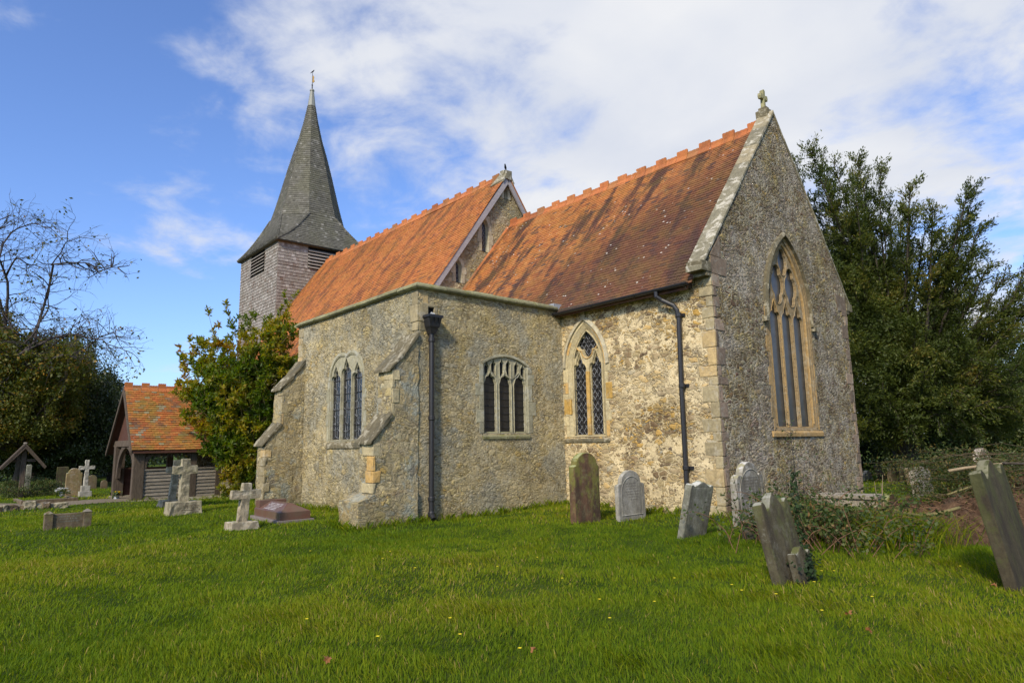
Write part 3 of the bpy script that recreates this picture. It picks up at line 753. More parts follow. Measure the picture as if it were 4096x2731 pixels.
for a, sg in ((e0[0] + .03, 1), (2 * ry - e0[0] - .03, -1)):
    off = -.05
    mb.hexa([(-9.44, a, e0[1] + off - .06), (-.40, a, e0[1] + off - .06), (-.40, ry, rz - .14), (-9.44, ry, rz - .14)], [(-9.44, a, e0[1] + off), (-.40, a, e0[1] + off), (-.40, ry, rz - .07), (-9.44, ry, rz - .07)])
mb.build('roof_boarding', M['tileC'], church)
mb = MB(); y1_ = 2 * ry - e0[0]
mb.hexa([(-9.44, y1_, e0[1]), (-.40, y1_, e0[1]), (-.40, ry + .01, rz - .02), (-9.44, ry + .01, rz - .02)], [(-9.44, y1_, e0[1] + .02), (-.40, y1_, e0[1] + .02), (-.40, ry + .01, rz), (-9.44, ry + .01, rz)])
mb.build('chancel_north_roof', M['tileC'], church)
ridge_tiles('ridge_tiles', (-.31, ry, rz - .01), (-9.42, ry, rz - .01), croof, tl=.335, sag=lambda t_: -.02 * math.sin(t_ * math.pi))
mb = MB(); rr = .05
for i in range(12):
    a, b = i / 12 * .97, (i + .93) / 12 * .97
    pa, pb = [(e0[0] + t_ * 3.42, e0[1] + t_ * 3.42 * sl_c) for t_ in (a, b)]
    mb.hexa([(-9.45, pa[0], pa[1]), (-9.36, pa[0], pa[1] - .02), (-9.36, pb[0], pb[1] - .02), (-9.45, pb[0], pb[1])], [(-9.45, pa[0], pa[1] + .08), (-9.36, pa[0], pa[1] + .03), (-9.36, pb[0], pb[1] + .03), (-9.45, pb[0], pb[1] + .08)])
mb.build('abutment_tiles', M['ridge'], croof)
# gutter and rainwater pipe of the chancel
def gutter(a, b, r=.065):
    mb = MB(); a = Vector(a); b = Vector(b); u = (b - a).normalized(); s_ = u.cross(Vector((0, 0, 1)))
    n = 10; vs = []
    for P in (a, b):
        for q, rr_ in ((0, r), (1, r - .008)):
            for i in range(n + 1):
                th = math.pi + math.pi * i / n; vs.append(P + s_ * math.cos(th) * rr_ + Vector((0, 0, math.sin(th) * rr_)))
    m_ = n + 1; fs = []
    for i in range(n):
        fs += [(i, i + 1, 2 * m_ + i + 1, 2 * m_ + i), (m_ + i + 1, m_ + i, 3 * m_ + i, 3 * m_ + i + 1)]
        fs += [(i + 1, i, m_ + i, m_ + i + 1), (2 * m_ + i, 2 * m_ + i + 1, 3 * m_ + i + 1, 3 * m_ + i)]
    fs += [(0, 2 * m_, 3 * m_, m_), (n, m_ + n, 3 * m_ + n, 2 * m_ + n)]
    fs.append(tuple(range(0, m_)))
    fs.append(tuple(range(2 * m_, 3 * m_))[::-1])
    mb.add(vs, fs)
    L = (b - a).length
    for k in range(1, int(L / 1.2) + 1):
        c = a + u * k * 1.2; mb.tube([c + s_ * (r + .006) + Vector((0, 0, -.002))] + [c + s_ * math.cos(math.pi + math.pi * i / 8) * -(r + .006) + Vector((0, 0, math.sin(math.pi + math.pi * i / 8) * (r + .006))) for i in range(9)][::1], .011, 5)
    return mb.build('gutter', M['iron'], church)
gutter((-4.04, e0[0] - .03, 4.40), (-.36, e0[0] - .03, 4.44))
mb = MB(); mb.box((-4.0, -.19, 4.36), (-.42, -.002, 4.50)); mb.build('eaves_board', M['oak'], church)
def pipe(pts, r, collars, cx_cy, name='downpipe'):
    mb = MB(); mb.tube(pts, r, 12)
    for z in collars:
        x, y = cx_cy(z); mb.tube([(x, y, z - .045), (x, y, z - .03), (x, y, z + .03), (x, y, z + .045)], [r + .006, r + .016, r + .016, r + .006], 12)
    return mb.build(name, M['iron'], church, smooth=False)
dp = pipe([(-1.10, e0[0] - .03, 4.38), (-1.10, e0[0] - .03, 4.28), (-1.02, -.20, 4.20), (-.80, -.12, 4.06), (-.74, -.10, 3.96), (-.72, -.085, 3.80), (-.75, -.085, 2.4), (-.76, -.085, .02)], .047, (3.86, 2.45, .86), lambda z: (-.72 - (3.8 - z) * .012, -.085))
mb = MB()
for z in (3.86, 2.45, .86): mb.box((-.84, -.03, z - .03), (-.62, .01, z + .03))
loose(mb.build('pipe_bracket', M['iron'], dp), 'pipe_bracket')
# --- chapel hopper and pipe
px, py = -3.97, -3.80
dp2 = pipe([(px, py, 3.68), (px, py, 2.0), (px, py - .0, .14), (px + .02, py, .06), (px + .10, py - .02, -.01)], .052, (3.44, 1.90, .36, .08), lambda z: (px, py))
mb = MB(); hx = px + .02
def sq(h_, z, x0=-4.05): return [(x0, py - h_, z), (hx + h_ * .8, py - h_, z), (hx + h_ * .8, py + h_, z), (x0, py + h_, z)]
mb.hexa(sq(.09, 3.66), sq(.115, 3.70)); mb.hexa(sq(.115, 3.70), sq(.15, 3.88)); mb.hexa(sq(.175, 3.88), sq(.175, 3.93)); mb.hexa(sq(.055, 3.56), sq(.09, 3.66))
for k in range(3):
    s_ = py - .10 + k * .10
    mb.add([(hx + .125, s_ - .045, 3.88), (hx + .125, s_ + .045, 3.88), (hx + .105, s_, 3.74), (hx + .145, s_ - .045, 3.88), (hx + .145, s_ + .045, 3.88)], [(3, 4, 2), (0, 3, 2), (4, 1, 2)])
mb.build('rainwater_hopper', M['iron'], dp2)
mb = MB(); mb.box((-4.30, -3.90, 3.92), (-4.10, -3.68, 4.11)); mb.build('spout_opening', M['black'], church)
mb = MB()
for a, b in (((-4.10, -4.0, 3.90), (-4.045, -3.90, 4.13)), ((-4.10, -3.68, 3.90), (-4.045, -3.60, 4.13)), ((-4.10, -4.0, 4.131), (-4.045, -3.60, 4.19))): mb.box(a, b)
mb.build('spout_surround', M['quoin'], church, bevel=.01)
mb = MB(); mb.hexa([(-4.12, -3.86, 3.921), (-3.96, -3.86, 3.90), (-3.96, -3.74, 3.90), (-4.12, -3.74, 3.921)], [(-4.12, -3.86, 3.93), (-3.96, -3.86, 3.91), (-3.96, -3.72, 3.98), (-4.12, -3.72, 4.05)]); mb.build('lead_spout', M['lead'], dp2)
# --- chapel parapet coping
prof = [(.07, 4.47), (.105, 4.50), (.105, 4.535), (.02, 4.60), (-.12, 4.63), (-.34, 4.60), (-.34, 4.46)]
def coping_run(P0, P1, u_out, m0=0, m1=0, n=8):
    """stones along P0..P1; m0/m1 = mitre factor at either end"""
    P0 = Vector(P0); P1 = Vector(P1); u = (P1 - P0).normalized(); L = (P1 - P0).length; o_ = Vector(u_out); mb = MB()
    for i in range(n):
        a = L * i / n + .004; b = L * (i + 1) / n - .004; j = random.uniform(-.006, .006)
        A, B = [], []
        for d, z in prof:
            A.append(tuple(P0 + u * (a - (m0 * d if i == 0 else 0)) + o_ * (d + j) + Vector((0, 0, z + j)))); B.append(tuple(P0 + u * (b + (m1 * d if i == n - 1 else 0)) + o_ * (d + j) + Vector((0, 0, z + j))))
        m_ = len(prof); mb.add(A + B, [tuple(range(m_)), tuple(range(m_, 2 * m_))[::-1]] + [(k, (k + 1) % m_, (k + 1) % m_ + m_, k + m_) for k in range(m_)])
    return mb.build('parapet_coping', M['copeM'], church, rough=.008, rscale=7)
coping_run((-9.67, -4.07, 0), (-4.06, -4.07, 0), (0, -1, 0), 0, 1, 9)
coping_run((-4.06, -4.07, 0), (-4.06, -.20, 0), (1, 0, 0), 1, 0, 6)
coping_run((-9.67, -1.3, 0), (-9.67, -4.07, 0), (-1, 0, 0), 0, 1, 5)
# --- buttresses
def rubble_block(mb, a, b, jit=.012):
    mb.box(a, b)
def sub_rough(o, cuts_len=.10, amp=.014, sc_=5.0):
    me = o.data; bm = bmesh.new(); bm.from_mesh(me)
    for _ in range(6):
        ed = [e for e in bm.edges if e.calc_length() > cuts_len * 1.6]
        if not ed: break
        bmesh.ops.subdivide_edges(bm, edges=ed, cuts=1, use_grid_fill=True)
    bmesh.ops.triangulate(bm, faces=[f for f in bm.faces if len(f.verts) > 4])
    for v_ in bm.verts:
        v_.co += (mnoise.noise_vector(v_.co * sc_) + mnoise.noise_vector(v_.co * sc_ * 2.7) * .5) * amp
    bm.to_mesh(me); bm.free()
    return o
def buttress(x0, x1, plinth, zt=3.52):
    yw = -4.06
    root = None; mb = MB()
    # profile in (y,z)
    pf = [(yw, -.4), (-5.02, -.4), (-5.02, 1.46), (-4.68, 1.90), (-4.63, 2.84), (-4.28, 3.22), (yw, zt)]
    mb.prism(pf, lambda y, z: (x0, y, z), lambda y, z: (x1, y, z))
    o = mb.build('buttress', M['butt'], church); sub_rough(o, .10, .02)
    if plinth:
        mb = MB(); mb.prism([(-4.1, -.4), (-5.34, -.4), (-5.34, .40), (-5.03, .52), (-4.1, .52)], lambda y, z: (x0 - .16, y, z), lambda y, z: (x1 + .05, y, z))
        sub_rough(mb.build('plinth', M['butt'], o))
    for (ya, za, yb, zb) in ((-5.10, 1.44, -4.64, 1.97), (-4.72, 2.80, -4.36, 3.16), (-4.42, 3.10, -4.06, 3.56)):
        mb = MB(); ln = math.hypot(yb - ya, zb - za); ny, nz_ = -(zb - za) / ln, (yb - ya) / ln
        n = 3
        for i in range(n):
            xa = x0 - .05 + (x1 - x0 + .09) * i / n; xb = x0 - .05 + (x1 - x0 + .09) * (i + 1) / n - .006
            q = [(ya, za - .03), (ya, za + .02), (yb + ny * .04, zb + nz_ * .04), (yb, zb - .05)]
            mb.prism(q, lambda y, z: (xa, y, z), lambda y, z: (xb, y, z))
        sub_rough(mb.build('weathering', M['weath'], o, bevel=.01), .09, .014, 7)
    # dressed quoins on the outer angle
    mb = MB()
    for z0, z1, yy in ((1.95, 2.80, -4.645), (-.3, 1.42, -5.03)):
        z = z0 if not (plinth and z0 < 0) else .54; k = 0
        while z < z1 - .06:
            h_ = min(random.uniform(.16, .28), z1 - z)
            w_ = .15 if k % 2 else .05
            mb.box((x1 - .20 - random.uniform(0, .2), yy - .012, z + .004), (x1 + .010, yy + w_, z + h_ - .004), jit=.01); z += h_; k += 1
    mb.build('quoins', M['ashY'] if plinth else M['quoin'], o, bevel=.012)
    return o
buttress(-4.56, -4.035, True); buttress(-9.74, -9.22, False, 3.50)
mb = MB(); mb.tube([CS.p(-6.84, .05, .012), CS.p(-6.84, .05, -.05)], .06, 12); o = mb.build('drain_hole', M['black'], church)
# --- windows
def window(name_l, fr, hole, holes, mat, d_front, d_back, d_glass, inner, glassm, sill=None, parent=church, frame_steps=True, sr=(.09, .10, .008, .28, .09), zs=3, sillm=None, outer_inset=0):
    mb = MB(); surround(mb, fr, hole, zs, *sr)
    w_ = mb.build('window', mat, church, bevel=.004)
    if name_l: w_['label'] = name_l
    # reveal: splayed from the opening to the tracery
    mb = MB(); ring(mb, fr, hole, 0.0, inflate(inner, -.004), d_front + .01); ring(mb, fr, inflate(inner, -.002), d_front + .02, inflate(inner, -.002), d_back - .04)
    mid = [((a[0] + b[0]) / 2, (a[1] + b[1]) / 2) for a, b in zip(hole, inner)]
    r_ = mb.build('reveal', mat, w_)
    mb = MB(); dm = d_front + (d_back - d_front) * .45
    plate(mb, fr, inflate(inner, .02), holes, d_back, dm, .3)
    plate(mb, fr, inflate(inner, .02), [inflate(h, .016) for h in holes], dm, d_front, .5)
    mb.build('tracery', mat, w_)
    mb = MB(); xs = [p[0] for p in inner]; zs_ = [p[1] for p in inner]
    plate(mb, fr, inflate(inner, .015), [], d_glass - .01, d_glass)
    mb.build('glass_pane', glassm, w_)
    if sill:
        s0, s1, z0, z1, pr = sill; mb = MB()
        P = lambda a, z, d: fr.p(a, z, d)
        n = 2
        for i in range(n):
            a = s0 + (s1 - s0) * i / n; b = s0 + (s1 - s0) * (i + 1) / n - .004
            mb.hexa([P(a, z0, -.06), P(b, z0, -.06), P(b, z0, pr), P(a, z0, pr)], [P(a, z1 + .04, d_front - .02), P(b, z1 + .04, d_front - .02), P(b, z0 + (z1 - z0) * .45, pr + .005), P(a, z0 + (z1 - z0) * .45, pr + .005)])
        mb.build('sill', sillm or mat, w_, bevel=.008)
    return w_
# chancel south window
inn = opening(c1, .47, 1.53, 3.10, .87)
lt = [foil(c1 + s * .252, .19, 1.55, 3.02, .27, 3, .45) for s in (-1, 1)]
qf = quatre(c1, 3.64, .165, .128, sz=1.08)
dg = [leafshape(c1 + s * .345, 3.42, .022, .10, s * .5, 0) for s in (-1, 1)]
w1 = window('two light pointed window with diamond leading', SX, H1, lt + [qf] + dg, M['ashY'], -.07, -.15, -.16, inn, M['glass'], (-4.03, -2.68, 1.38, 1.50, .03), zs=3.10, sillm=M['weath'])
mb = MB(); hd = inflate(H1, .06)[2:]; ho = inflate(H1, .14)[2:]
for pa, pb, da, db in ((hd, ho, .055, .035),):
    ring(mb, SX, pa, da, pb, db, closed=False); ring(mb, SX, pb, db, pb, -.02, closed=False); ring(mb, SX, pa, -.02, pa, da, closed=False)
mb.box(SX.p(c1 - .06, 4.22, -.01)[:1] + (-.05, 4.20), (c1 + .06, .0, 4.42))
mb.build('hood_mould', M['ash'], w1)
mb = MB()
# moulded rolls that frame the lights and the quatrefoil
def roll(mb, fr, pts, d, r, closed=False):
    P = [fr.p(*p, d) for p in pts]
    if closed: P.append(P[0])
    mb.tube(P, r, 6, cap=not closed)
for l_ in lt: roll(mb, SX, inflate(l_, .035)[1:] + [inflate(l_, .035)[0]], -.068, .016)
roll(mb, SX, inflate(qf, .04), -.068, .018, True); roll(mb, SX, inflate(inn, -.03)[1:] + [inflate(inn, -.03)[0]], -.062, .022)
mb.build('tracery_roll', M['ashY'], w1)
mb = MB(); mb.box((c1 - .05, .045, 1.54), (c1 + .05, .10, 2.15)); mb.box((c1 - .05, .045, 2.155), (c1 + .05, .10, 2.98)); mb.build('mullion', ashlar('ochre_mullion', (.50, .32, .10), la=.25), w1, bevel=.012)
mb = MB(); mb.box((c1 - .70, -.012, 2.02), (c1 - .55, .05, 2.38)); mb.box((c1 + .58, -.012, 2.32), (c1 + .76, .05, 2.68)); mb.box((c1 - .553, .0, 2.02), (c1 - .49, .05, 2.38)); loose(mb.build('ochre_jamb_stones', ashlar('ochre_jamb', (.52, .33, .09), la=.2), w1, bevel=.008), 'jamb_stone')
mb = MB()
for s in (-1, 1): lattice(mb, SX, c1 + s * .252 - .2, c1 + s * .252 + .2, 1.55, 3.35, 0.14, .178, -.152)
lattice(mb, SX, c1 - .3, c1 + .3, 3.36, 3.95, 0.14, .178, -.152)
mb.build('leading', M['came'], w1)
mb = MB()
for s in (-1, 1): rect_bars(mb, SX, c1 + s * .252 - .2, c1 + s * .252 + .2, [1.80 + .26 * i for i in range(6)], -.125, .009)
rect_bars(mb, SX, c1 - .28, c1 + .28, [3.66], -.125, .009)
for s in (-1, 0, 1): mb.tube([SX.p(c1 + s * .252, 1.55 if s else 3.37, -.13), SX.p(c1 + s * .252, 3.2 if s else 3.95, -.13)], .008, 5)
mb.build('saddle_bars', M['bars'], w1)
# east window
inn = opening(c2, .84, 1.62, 4.2, 1.58)
lt = [foil(c2 + k * .545, .225, 1.64, 4.0, .30, 3, .30) for k in (-1, 0, 1)]
up_ = [leafshape(c2 - .315, 4.80, .262, .44, cusp=.3), leafshape(c2 + .315, 4.80, .262, .44, cusp=.3), leafshape(c2, 5.36, .20, .30, cusp=.25)]
sp_ = [leafshape(c2 - .685, 4.53, .035, .11, -.25, 0), leafshape(c2 + .685, 4.53, .035, .11, .25, 0), leafshape(c2, 4.50, .05, .085, 0, 0)]
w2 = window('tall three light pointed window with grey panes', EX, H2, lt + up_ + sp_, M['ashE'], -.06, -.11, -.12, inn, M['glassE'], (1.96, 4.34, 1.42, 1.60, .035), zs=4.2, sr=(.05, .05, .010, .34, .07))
mb = MB()
for l_ in lt + up_: roll(mb, EX, inflate(l_, .022), -.058, .012, True)
roll(mb, EX, inflate(H2, -.05)[1:] + [inflate(H2, -.05)[0]], -.015, .024); roll(mb, EX, inflate(H2, -.14)[1:] + [inflate(H2, -.14)[0]], -.04, .024)
mb.build('tracery_roll', M['ashE'], w2)
mb = MB(); hd = inflate(H2, .02)[2:]; ho = inflate(H2, .09)[2:]
hd = [(hd[0][0], 3.95)] + hd + [(hd[-1][0], 3.95)]; ho = [(ho[0][0], 3.95)] + ho + [(ho[-1][0], 3.95)]
ring(mb, EX, hd, .085, ho, .055, closed=False); ring(mb, EX, ho, .055, ho, -.02, closed=False); ring(mb, EX, hd, -.02, hd, .085, closed=False)
for s in (-1, 1): mb.box((.0, c2 + s * 1.15 - .07, 3.85), (.10, c2 + s * 1.15 + .07, 3.96))
mb.build('hood_mould', M['weath'], w2)
mb = MB()
for k in (-.2725, .2725):
    for z in (1.95, 2.5, 2.75, 3.15, 3.55, 3.9):
        for o_ in (-.05, .05): mb.box((-.065, c2 + k + o_ * .6 - .008, z - .01), (-.05, c2 + k + o_ * .6 + .008, z + .01))
mb.build('glazing_clips', M['bars'], w2)
# chapel east window
inn = opening(c3, .61, 1.61, 3.07, .18, True)
lt = [foil(c3 + k * .425, .165, 1.62, 2.64, .20, 5, .25 if k else .75, b=.42) for k in (-1, 0, 1)]
up_ = []
for k in (-1, 0, 1):
    for q in (-1, 1):
        cx_ = c3 + k * .425 + q * .092; tz = (3.02 if (k, q) in ((-1, -1), (1, 1)) else 3.075 if k else 3.11)
        zb = 2.80 if (k == 0 or q == k) else 2.84
        up_.append([(cx_ - .06 * (1 if q > 0 else 1), zb + (.10 if q > 0 else -.0)), (cx_ + .06, zb + (.10 if q < 0 else 0))] + foil(cx_, .06, zb, tz - .02, .09, 3, .2, 14)[2:])
w3 = window('three light window with a low segmental head', CE, H3, lt + up_, M['ashG'], -.035, -.10, -.11, inn, M['glassB'], (-2.46, -1.10, 1.48, 1.60, .03), zs=3.07, sr=(.12, .055, .010, .30, .09), sillm=M['copeM'])
mb = MB()
for l_ in lt + up_: roll(mb, CE, inflate(l_, .014), -.032, .009, True)
mb.build('tracery_roll', M['ashG'], w3)
mb = MB()
for k in (-1, 0, 1): rect_bars(mb, CE, c3 + k * .425 - .17, c3 + k * .425 + .17, [1.72 + .155 * i for i in range(7)], -.092, .007)
mb.build('saddle_bars', M['bars'], w3)
# chapel south window
inn = opening(c4, .775, 1.52, 2.92, .475)
lt = [foil(c4 + k * .515, .226, 1.54, 2.87 if k else 3.0, .28 if k else .29, 3, .25) for k in (-1, 0, 1)]
sp_ = [leafshape(c4 + s * .26, 3.17, .035, .055, -s * .5, 0) for s in (-1, 1)]
w4 = window('three light pointed window with irregular leading', CS, H4, lt, M['ashG'], -.015, -.075, -.08, inn, M['glass'], (-7.90, -6.16, 1.34, 1.50, .035), zs=2.9, sr=(.10, .07, .010, .30, .08), sillm=M['weath'])
mb = MB()
for l_ in lt: roll(mb, CS, inflate(l_, .03), -.012, .014, True)
mb.build('tracery_roll', M['ashG'], w4)
mb = MB()
for k in (-1, 0, 1):
    x0 = c4 + k * .515
    for i in range(10):
        z = 1.58 + i * .165; pts = [(x0 - .2, z + random.uniform(-.03, .03))]
        for q in range(3): pts.append((x0 - .1 + q * .1, z + random.uniform(-.05, .05)))
        pts.append((x0 + .2, z + random.uniform(-.03, .03)))
        P = [CS.p(*p, -.074) for p in pts]; mb.tube(P, .0045, 4)
        for q in range(3):
            a = pts[1 + q]; mb.tube([CS.p(a[0], a[1], -.074), CS.p(a[0] + random.uniform(-.04, .04), a[1] + .165, -.074)], .004, 4)
mb.build('leading', M['came'], w4)
mb = MB()
for k in (-1, 0, 1): rect_bars(mb, CS, c4 + k * .515 - .21, c4 + k * .515 + .21, [1.86, 2.22, 2.58, 2.90], -.062, .008)
mb.build('saddle_bars', M['bars'], w4)
# nave gable lancets
for hl, zs_, nm in zip(L1, (8.45, 6.95, 9.98), ('middle', 'low', 'top')):
    mb = MB(); surround(mb, NG, hl, zs_, .12, .11, .012, .3, .06); w_ = mb.build('window', M['ash'], church)
    mb = MB(); ring(mb, NG, hl, .0, inflate(hl, -.02), -.12); plate(mb, NG, inflate(hl, -.0), [inflate(hl, -.035)], -.14, -.10); mb.build('reveal', M['ash'], w_)
    mb = MB(); plate(mb, NG, hl, [], -.15, -.13); mb.build('glass_pane', M['glass'], w_)
    mb = MB(); lattice(mb, NG, hl[0][0], hl[1][0], hl[0][1], max(p[1] for p in hl) - .08, .1, .17, -.125); mb.build('leading', M['came'], w_)

# --- nave roof
nr_z, nr_y, sln = 10.50, 3.0, 1.395; hn = 4.32; Tn = math.hypot(hn, hn * sln)
en = (nr_y - hn, nr_z - hn * sln); nSn = np.array((0, -sln, 1)) / math.hypot(sln, 1)
def wav2(p): return .014 * math.sin(p[0] * .9 + p[2]) + .012 * math.sin(p[0] * .5 - p[2] * 1.3)
nroof = tiles_obj('nave_roof', [tile_face(slope_pt(-23.28, *en, sln, 1), slope_pt(-9.27, *en, sln, 1), Tn, nSn, .115, .17, .015, sag=wav2)], M['tileN'], church)
mb = MB(); ye = 2 * nr_y - en[0]
mb.hexa([(-23.28, en[0] + .03, en[1] - .12), (-9.29, en[0] + .03, en[1] - .12), (-9.29, nr_y, nr_z - .15), (-23.28, nr_y, nr_z - .15)], [(-23.28, en[0] + .03, en[1] - .03), (-9.29, en[0] + .03, en[1] - .03), (-9.29, nr_y, nr_z - .06), (-23.28, nr_y, nr_z - .06)])
mb.build('roof_boarding', M['tileN'], church)
mb = MB(); mb.hexa([(-23.28, ye, en[1] - .08), (-9.27, ye, en[1] - .08), (-9.27, nr_y + .01, nr_z - .08), (-23.28, nr_y + .01, nr_z - .08)], [(-23.28, ye, en[1]), (-9.27, ye, en[1]), (-9.27, nr_y + .01, nr_z), (-23.28, nr_y + .01, nr_z)])
mb.build('nave_north_roof', M['tileN'], church)
ridge_tiles('ridge_tiles', (-9.75, nr_y, nr_z), (-23.2, nr_y, nr_z), nroof, tl=.37, slope=1.4)
for sg in (-1, 1):
    mb = MB(); a, b = nr_y + sg * hn, nr_y + sg * .02; za, zb = en[1], nr_z
    mb.hexa([(-9.34, a, za - .34), (-9.285, a, za - .34), (-9.285, b, zb - .36), (-9.34, b, zb - .36)], [(-9.34, a, za - .04), (-9.285, a, za - .04), (-9.285, b, zb - .06), (-9.34, b, zb - .06)])
    mb.build('bargeboard', M['barge'], nroof)
mb = MB()
for sg in (-1, 1): mb.hexa([(-9.86, nr_y + sg * .30, nr_z - .38), (-9.24, nr_y + sg * .24, nr_z - .34), (-9.24, nr_y, nr_z + .03), (-9.78, nr_y, nr_z + .03)], [(-9.86, nr_y + sg * .36, nr_z - .34), (-9.24, nr_y + sg * .28, nr_z - .26), (-9.24, nr_y, nr_z + .13), (-9.78, nr_y, nr_z + .14)])
mb.box((-9.62, nr_y - .09, nr_z + .02), (-9.40, nr_y + .09, nr_z + .20)); mb.box((-9.28, nr_y - .13, nr_z - .20), (-9.235, nr_y + .13, nr_z + .12))
mb.build('gable_saddle_stone', M['cope'], church, bevel=.02, rough=.02, rscale=8)

# --- tower and spire
TX0, TX1, TY0, TY1 = -28.30, -23.32, .60, 5.58
tz0, tz1 = 4.0, 11.2
mb = MB(); mb.box((TX0 + .04, TY0 + .04, -.8), (TX1 - .04, TY1 - .04, tz1)); tower = mb.build('tower', M['shT'], church)
fs = []
louE = (2.10, 4.05, 10.05, 11.05); louS = (-26.80, -24.93, 10.05, 11.05)
def shingle_wall(P0, P1, n, lou, along):
    out_ = []; P0 = np.array(P0, float); P1 = np.array(P1, float); W = np.linalg.norm(P1 - P0); u = (P1 - P0) / W
    f = lambda s: (lambda t_: P0 + u * s + np.array((0, 0, tz0 + t_)))
    a0 = P0[along]
    if lou:
        s0, s1 = sorted(((lou[0] - a0) * u[along], (lou[1] - a0) * u[along]))
        out_.append(tile_face(f(0), f(W), lou[2] - tz0, n, .155, .15, .024, .010))
        g = lambda s: (lambda t_: P0 + u * s + np.array((0, 0, lou[2] + t_)))
        out_.append(tile_face(g(0), g(s0), tz1 - lou[2], n, .155, .15, .024, .010)); out_.append(tile_face(g(s1), g(W), tz1 - lou[2], n, .155, .15, .024, .010))
    else: out_.append(tile_face(f(0), f(W), tz1 - tz0, n, .155, .15, .024, .010))
    return out_
fs += shingle_wall((TX1, TY0, 0), (TX1, TY1, 0), (1, 0, 0), louE, 1)
fs += shingle_wall((TX0, TY0, 0), (TX1, TY0, 0), (0, -1, 0), louS, 0)
fs += shingle_wall((TX0, TY1, 0), (TX0, TY0, 0), (-1, 0, 0), None, 1)
tiles_obj('shingles', fs, M['shT'], tower)
def louvre(fr, s0, s1, z0, z1):
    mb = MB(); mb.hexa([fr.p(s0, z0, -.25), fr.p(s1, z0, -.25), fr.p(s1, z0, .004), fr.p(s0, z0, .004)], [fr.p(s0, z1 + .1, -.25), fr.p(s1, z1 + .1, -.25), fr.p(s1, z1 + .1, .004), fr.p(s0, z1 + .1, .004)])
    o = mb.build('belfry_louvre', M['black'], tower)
    n = 6
    for i in range(n):
        z = z0 + (z1 - z0) * (i + .15) / n; h_ = (z1 - z0) / n; mb = MB()
        mb.hexa([fr.p(s0, z, .10), fr.p(s1, z, .10), fr.p(s1, z + h_ * .45, .006), fr.p(s0, z + h_ * .45, .006)], [fr.p(s0, z + .035, .10), fr.p(s1, z + .035, .10), fr.p(s1, z + h_ * .45 + .05, .006), fr.p(s0, z + h_ * .45 + .05, .006)])
        mb.build('slat', M['shT'], o)
    return o
louvre(Fr((TX1, 0, 0), (0, 1, 0), (1, 0, 0)), *louE); louvre(Fr((0, TY0, 0), (1, 0, 0), (0, -1, 0)), *louS)
scx, scy = (TX0 + TX1) / 2 + .05, (TY0 + TY1) / 2 + .03
def octv(rr_, z): # apothem rr_
    k = rr_ * math.tan(math.pi / 8)
    return [np.array((scx + a, scy + b, z)) for a, b in ((rr_, -k), (rr_, k), (k, rr_), (-k, rr_), (-rr_, k), (-rr_, -k), (-k, -rr_), (k, -rr_))]
prof_s = [(13.15, 1.74), (14.0, 1.52), (15.0, 1.29), (16.0, 1.07), (17.0, .83), (18.0, .56), (19.0, .35), (20.0, .185)]
zz_ = [p[0] for p in prof_s]; rr2 = [p[1] for p in prof_s]
fs = []; core = MB()
def octat(t_, i, T=None):
    z = 13.15 + t_ ; return octv(float(np.interp(z, zz_, rr2)), z)[i]
for i in range(8):
    a, b = i, (i + 1) % 8
    m_ = (octat(0, a) + octat(0, b)) / 2 - np.array((scx, scy, 0)); m_[2] = 0; m_ /= np.linalg.norm(m_); nn = m_ + np.array((0, 0, .27)); nn /= np.linalg.norm(nn)
    fs.append(tile_face(lambda t_, a=a: octat(t_, a), lambda t_, b=b: octat(t_, b), 6.85, nn, .125, .14, .020, .009))
ev = 2.68; ezb = 11.22
sq4 = [np.array((scx - .02 + a * ev, scy + b * ev, ezb)) for a, b in ((1, -1), (1, 1), (-1, 1), (-1, -1))]
o8 = octv(1.74, 13.15)
# main skirts: between square side and octagon facet (E: corners 0,1 -> o8[0],o8[1]) ; broach corners
skirts = [(sq4[0], sq4[1], o8[1], o8[0]), (sq4[1], sq4[2], o8[3], o8[2]), (sq4[2], sq4[3], o8[5], o8[4]), (sq4[3], sq4[0], o8[7], o8[6])]
def bow(p, q, t_, T):
    k = t_ / T; v = lerp(p, q, k); v[2] -= .18 * math.sin(k * math.pi) ; return v
for p0, p1, q1, q0 in skirts:
    T = np.linalg.norm((q0 + q1) / 2 - (p0 + p1) / 2); nn = np.cross(p1 - p0, (q0 + q1) / 2 - (p0 + p1) / 2); nn /= np.linalg.norm(nn); nn = nn if nn[2] > 0 else -nn
    fs.append(tile_face(lambda t_: bow(p0, q0, t_, T), lambda t_: bow(p1, q1, t_, T), T, nn, .125, .14, .020, .009))
for c_, qa, qb in ((sq4[0], o8[7], o8[0]), (sq4[1], o8[1], o8[2]), (sq4[2], o8[3], o8[4]), (sq4[3], o8[5], o8[6])):
    T = np.linalg.norm((qa + qb) / 2 - c_); nn = np.cross(qb - qa, (qa + qb) / 2 - c_); nn /= np.linalg.norm(nn); nn = nn if nn[2] > 0 else -nn
    fs.append(tile_face(lambda t_: bow(c_, qa, t_, T), lambda t_: bow(c_, qb, t_, T), T, nn, .125, .14, .020, .009))
mb = MB()
rings = [octv(r_ - .02, z) for z, r_ in prof_s]
sqr = [sq4[0], sq4[0], sq4[1], sq4[1], sq4[2], sq4[2], sq4[3], sq4[3]]
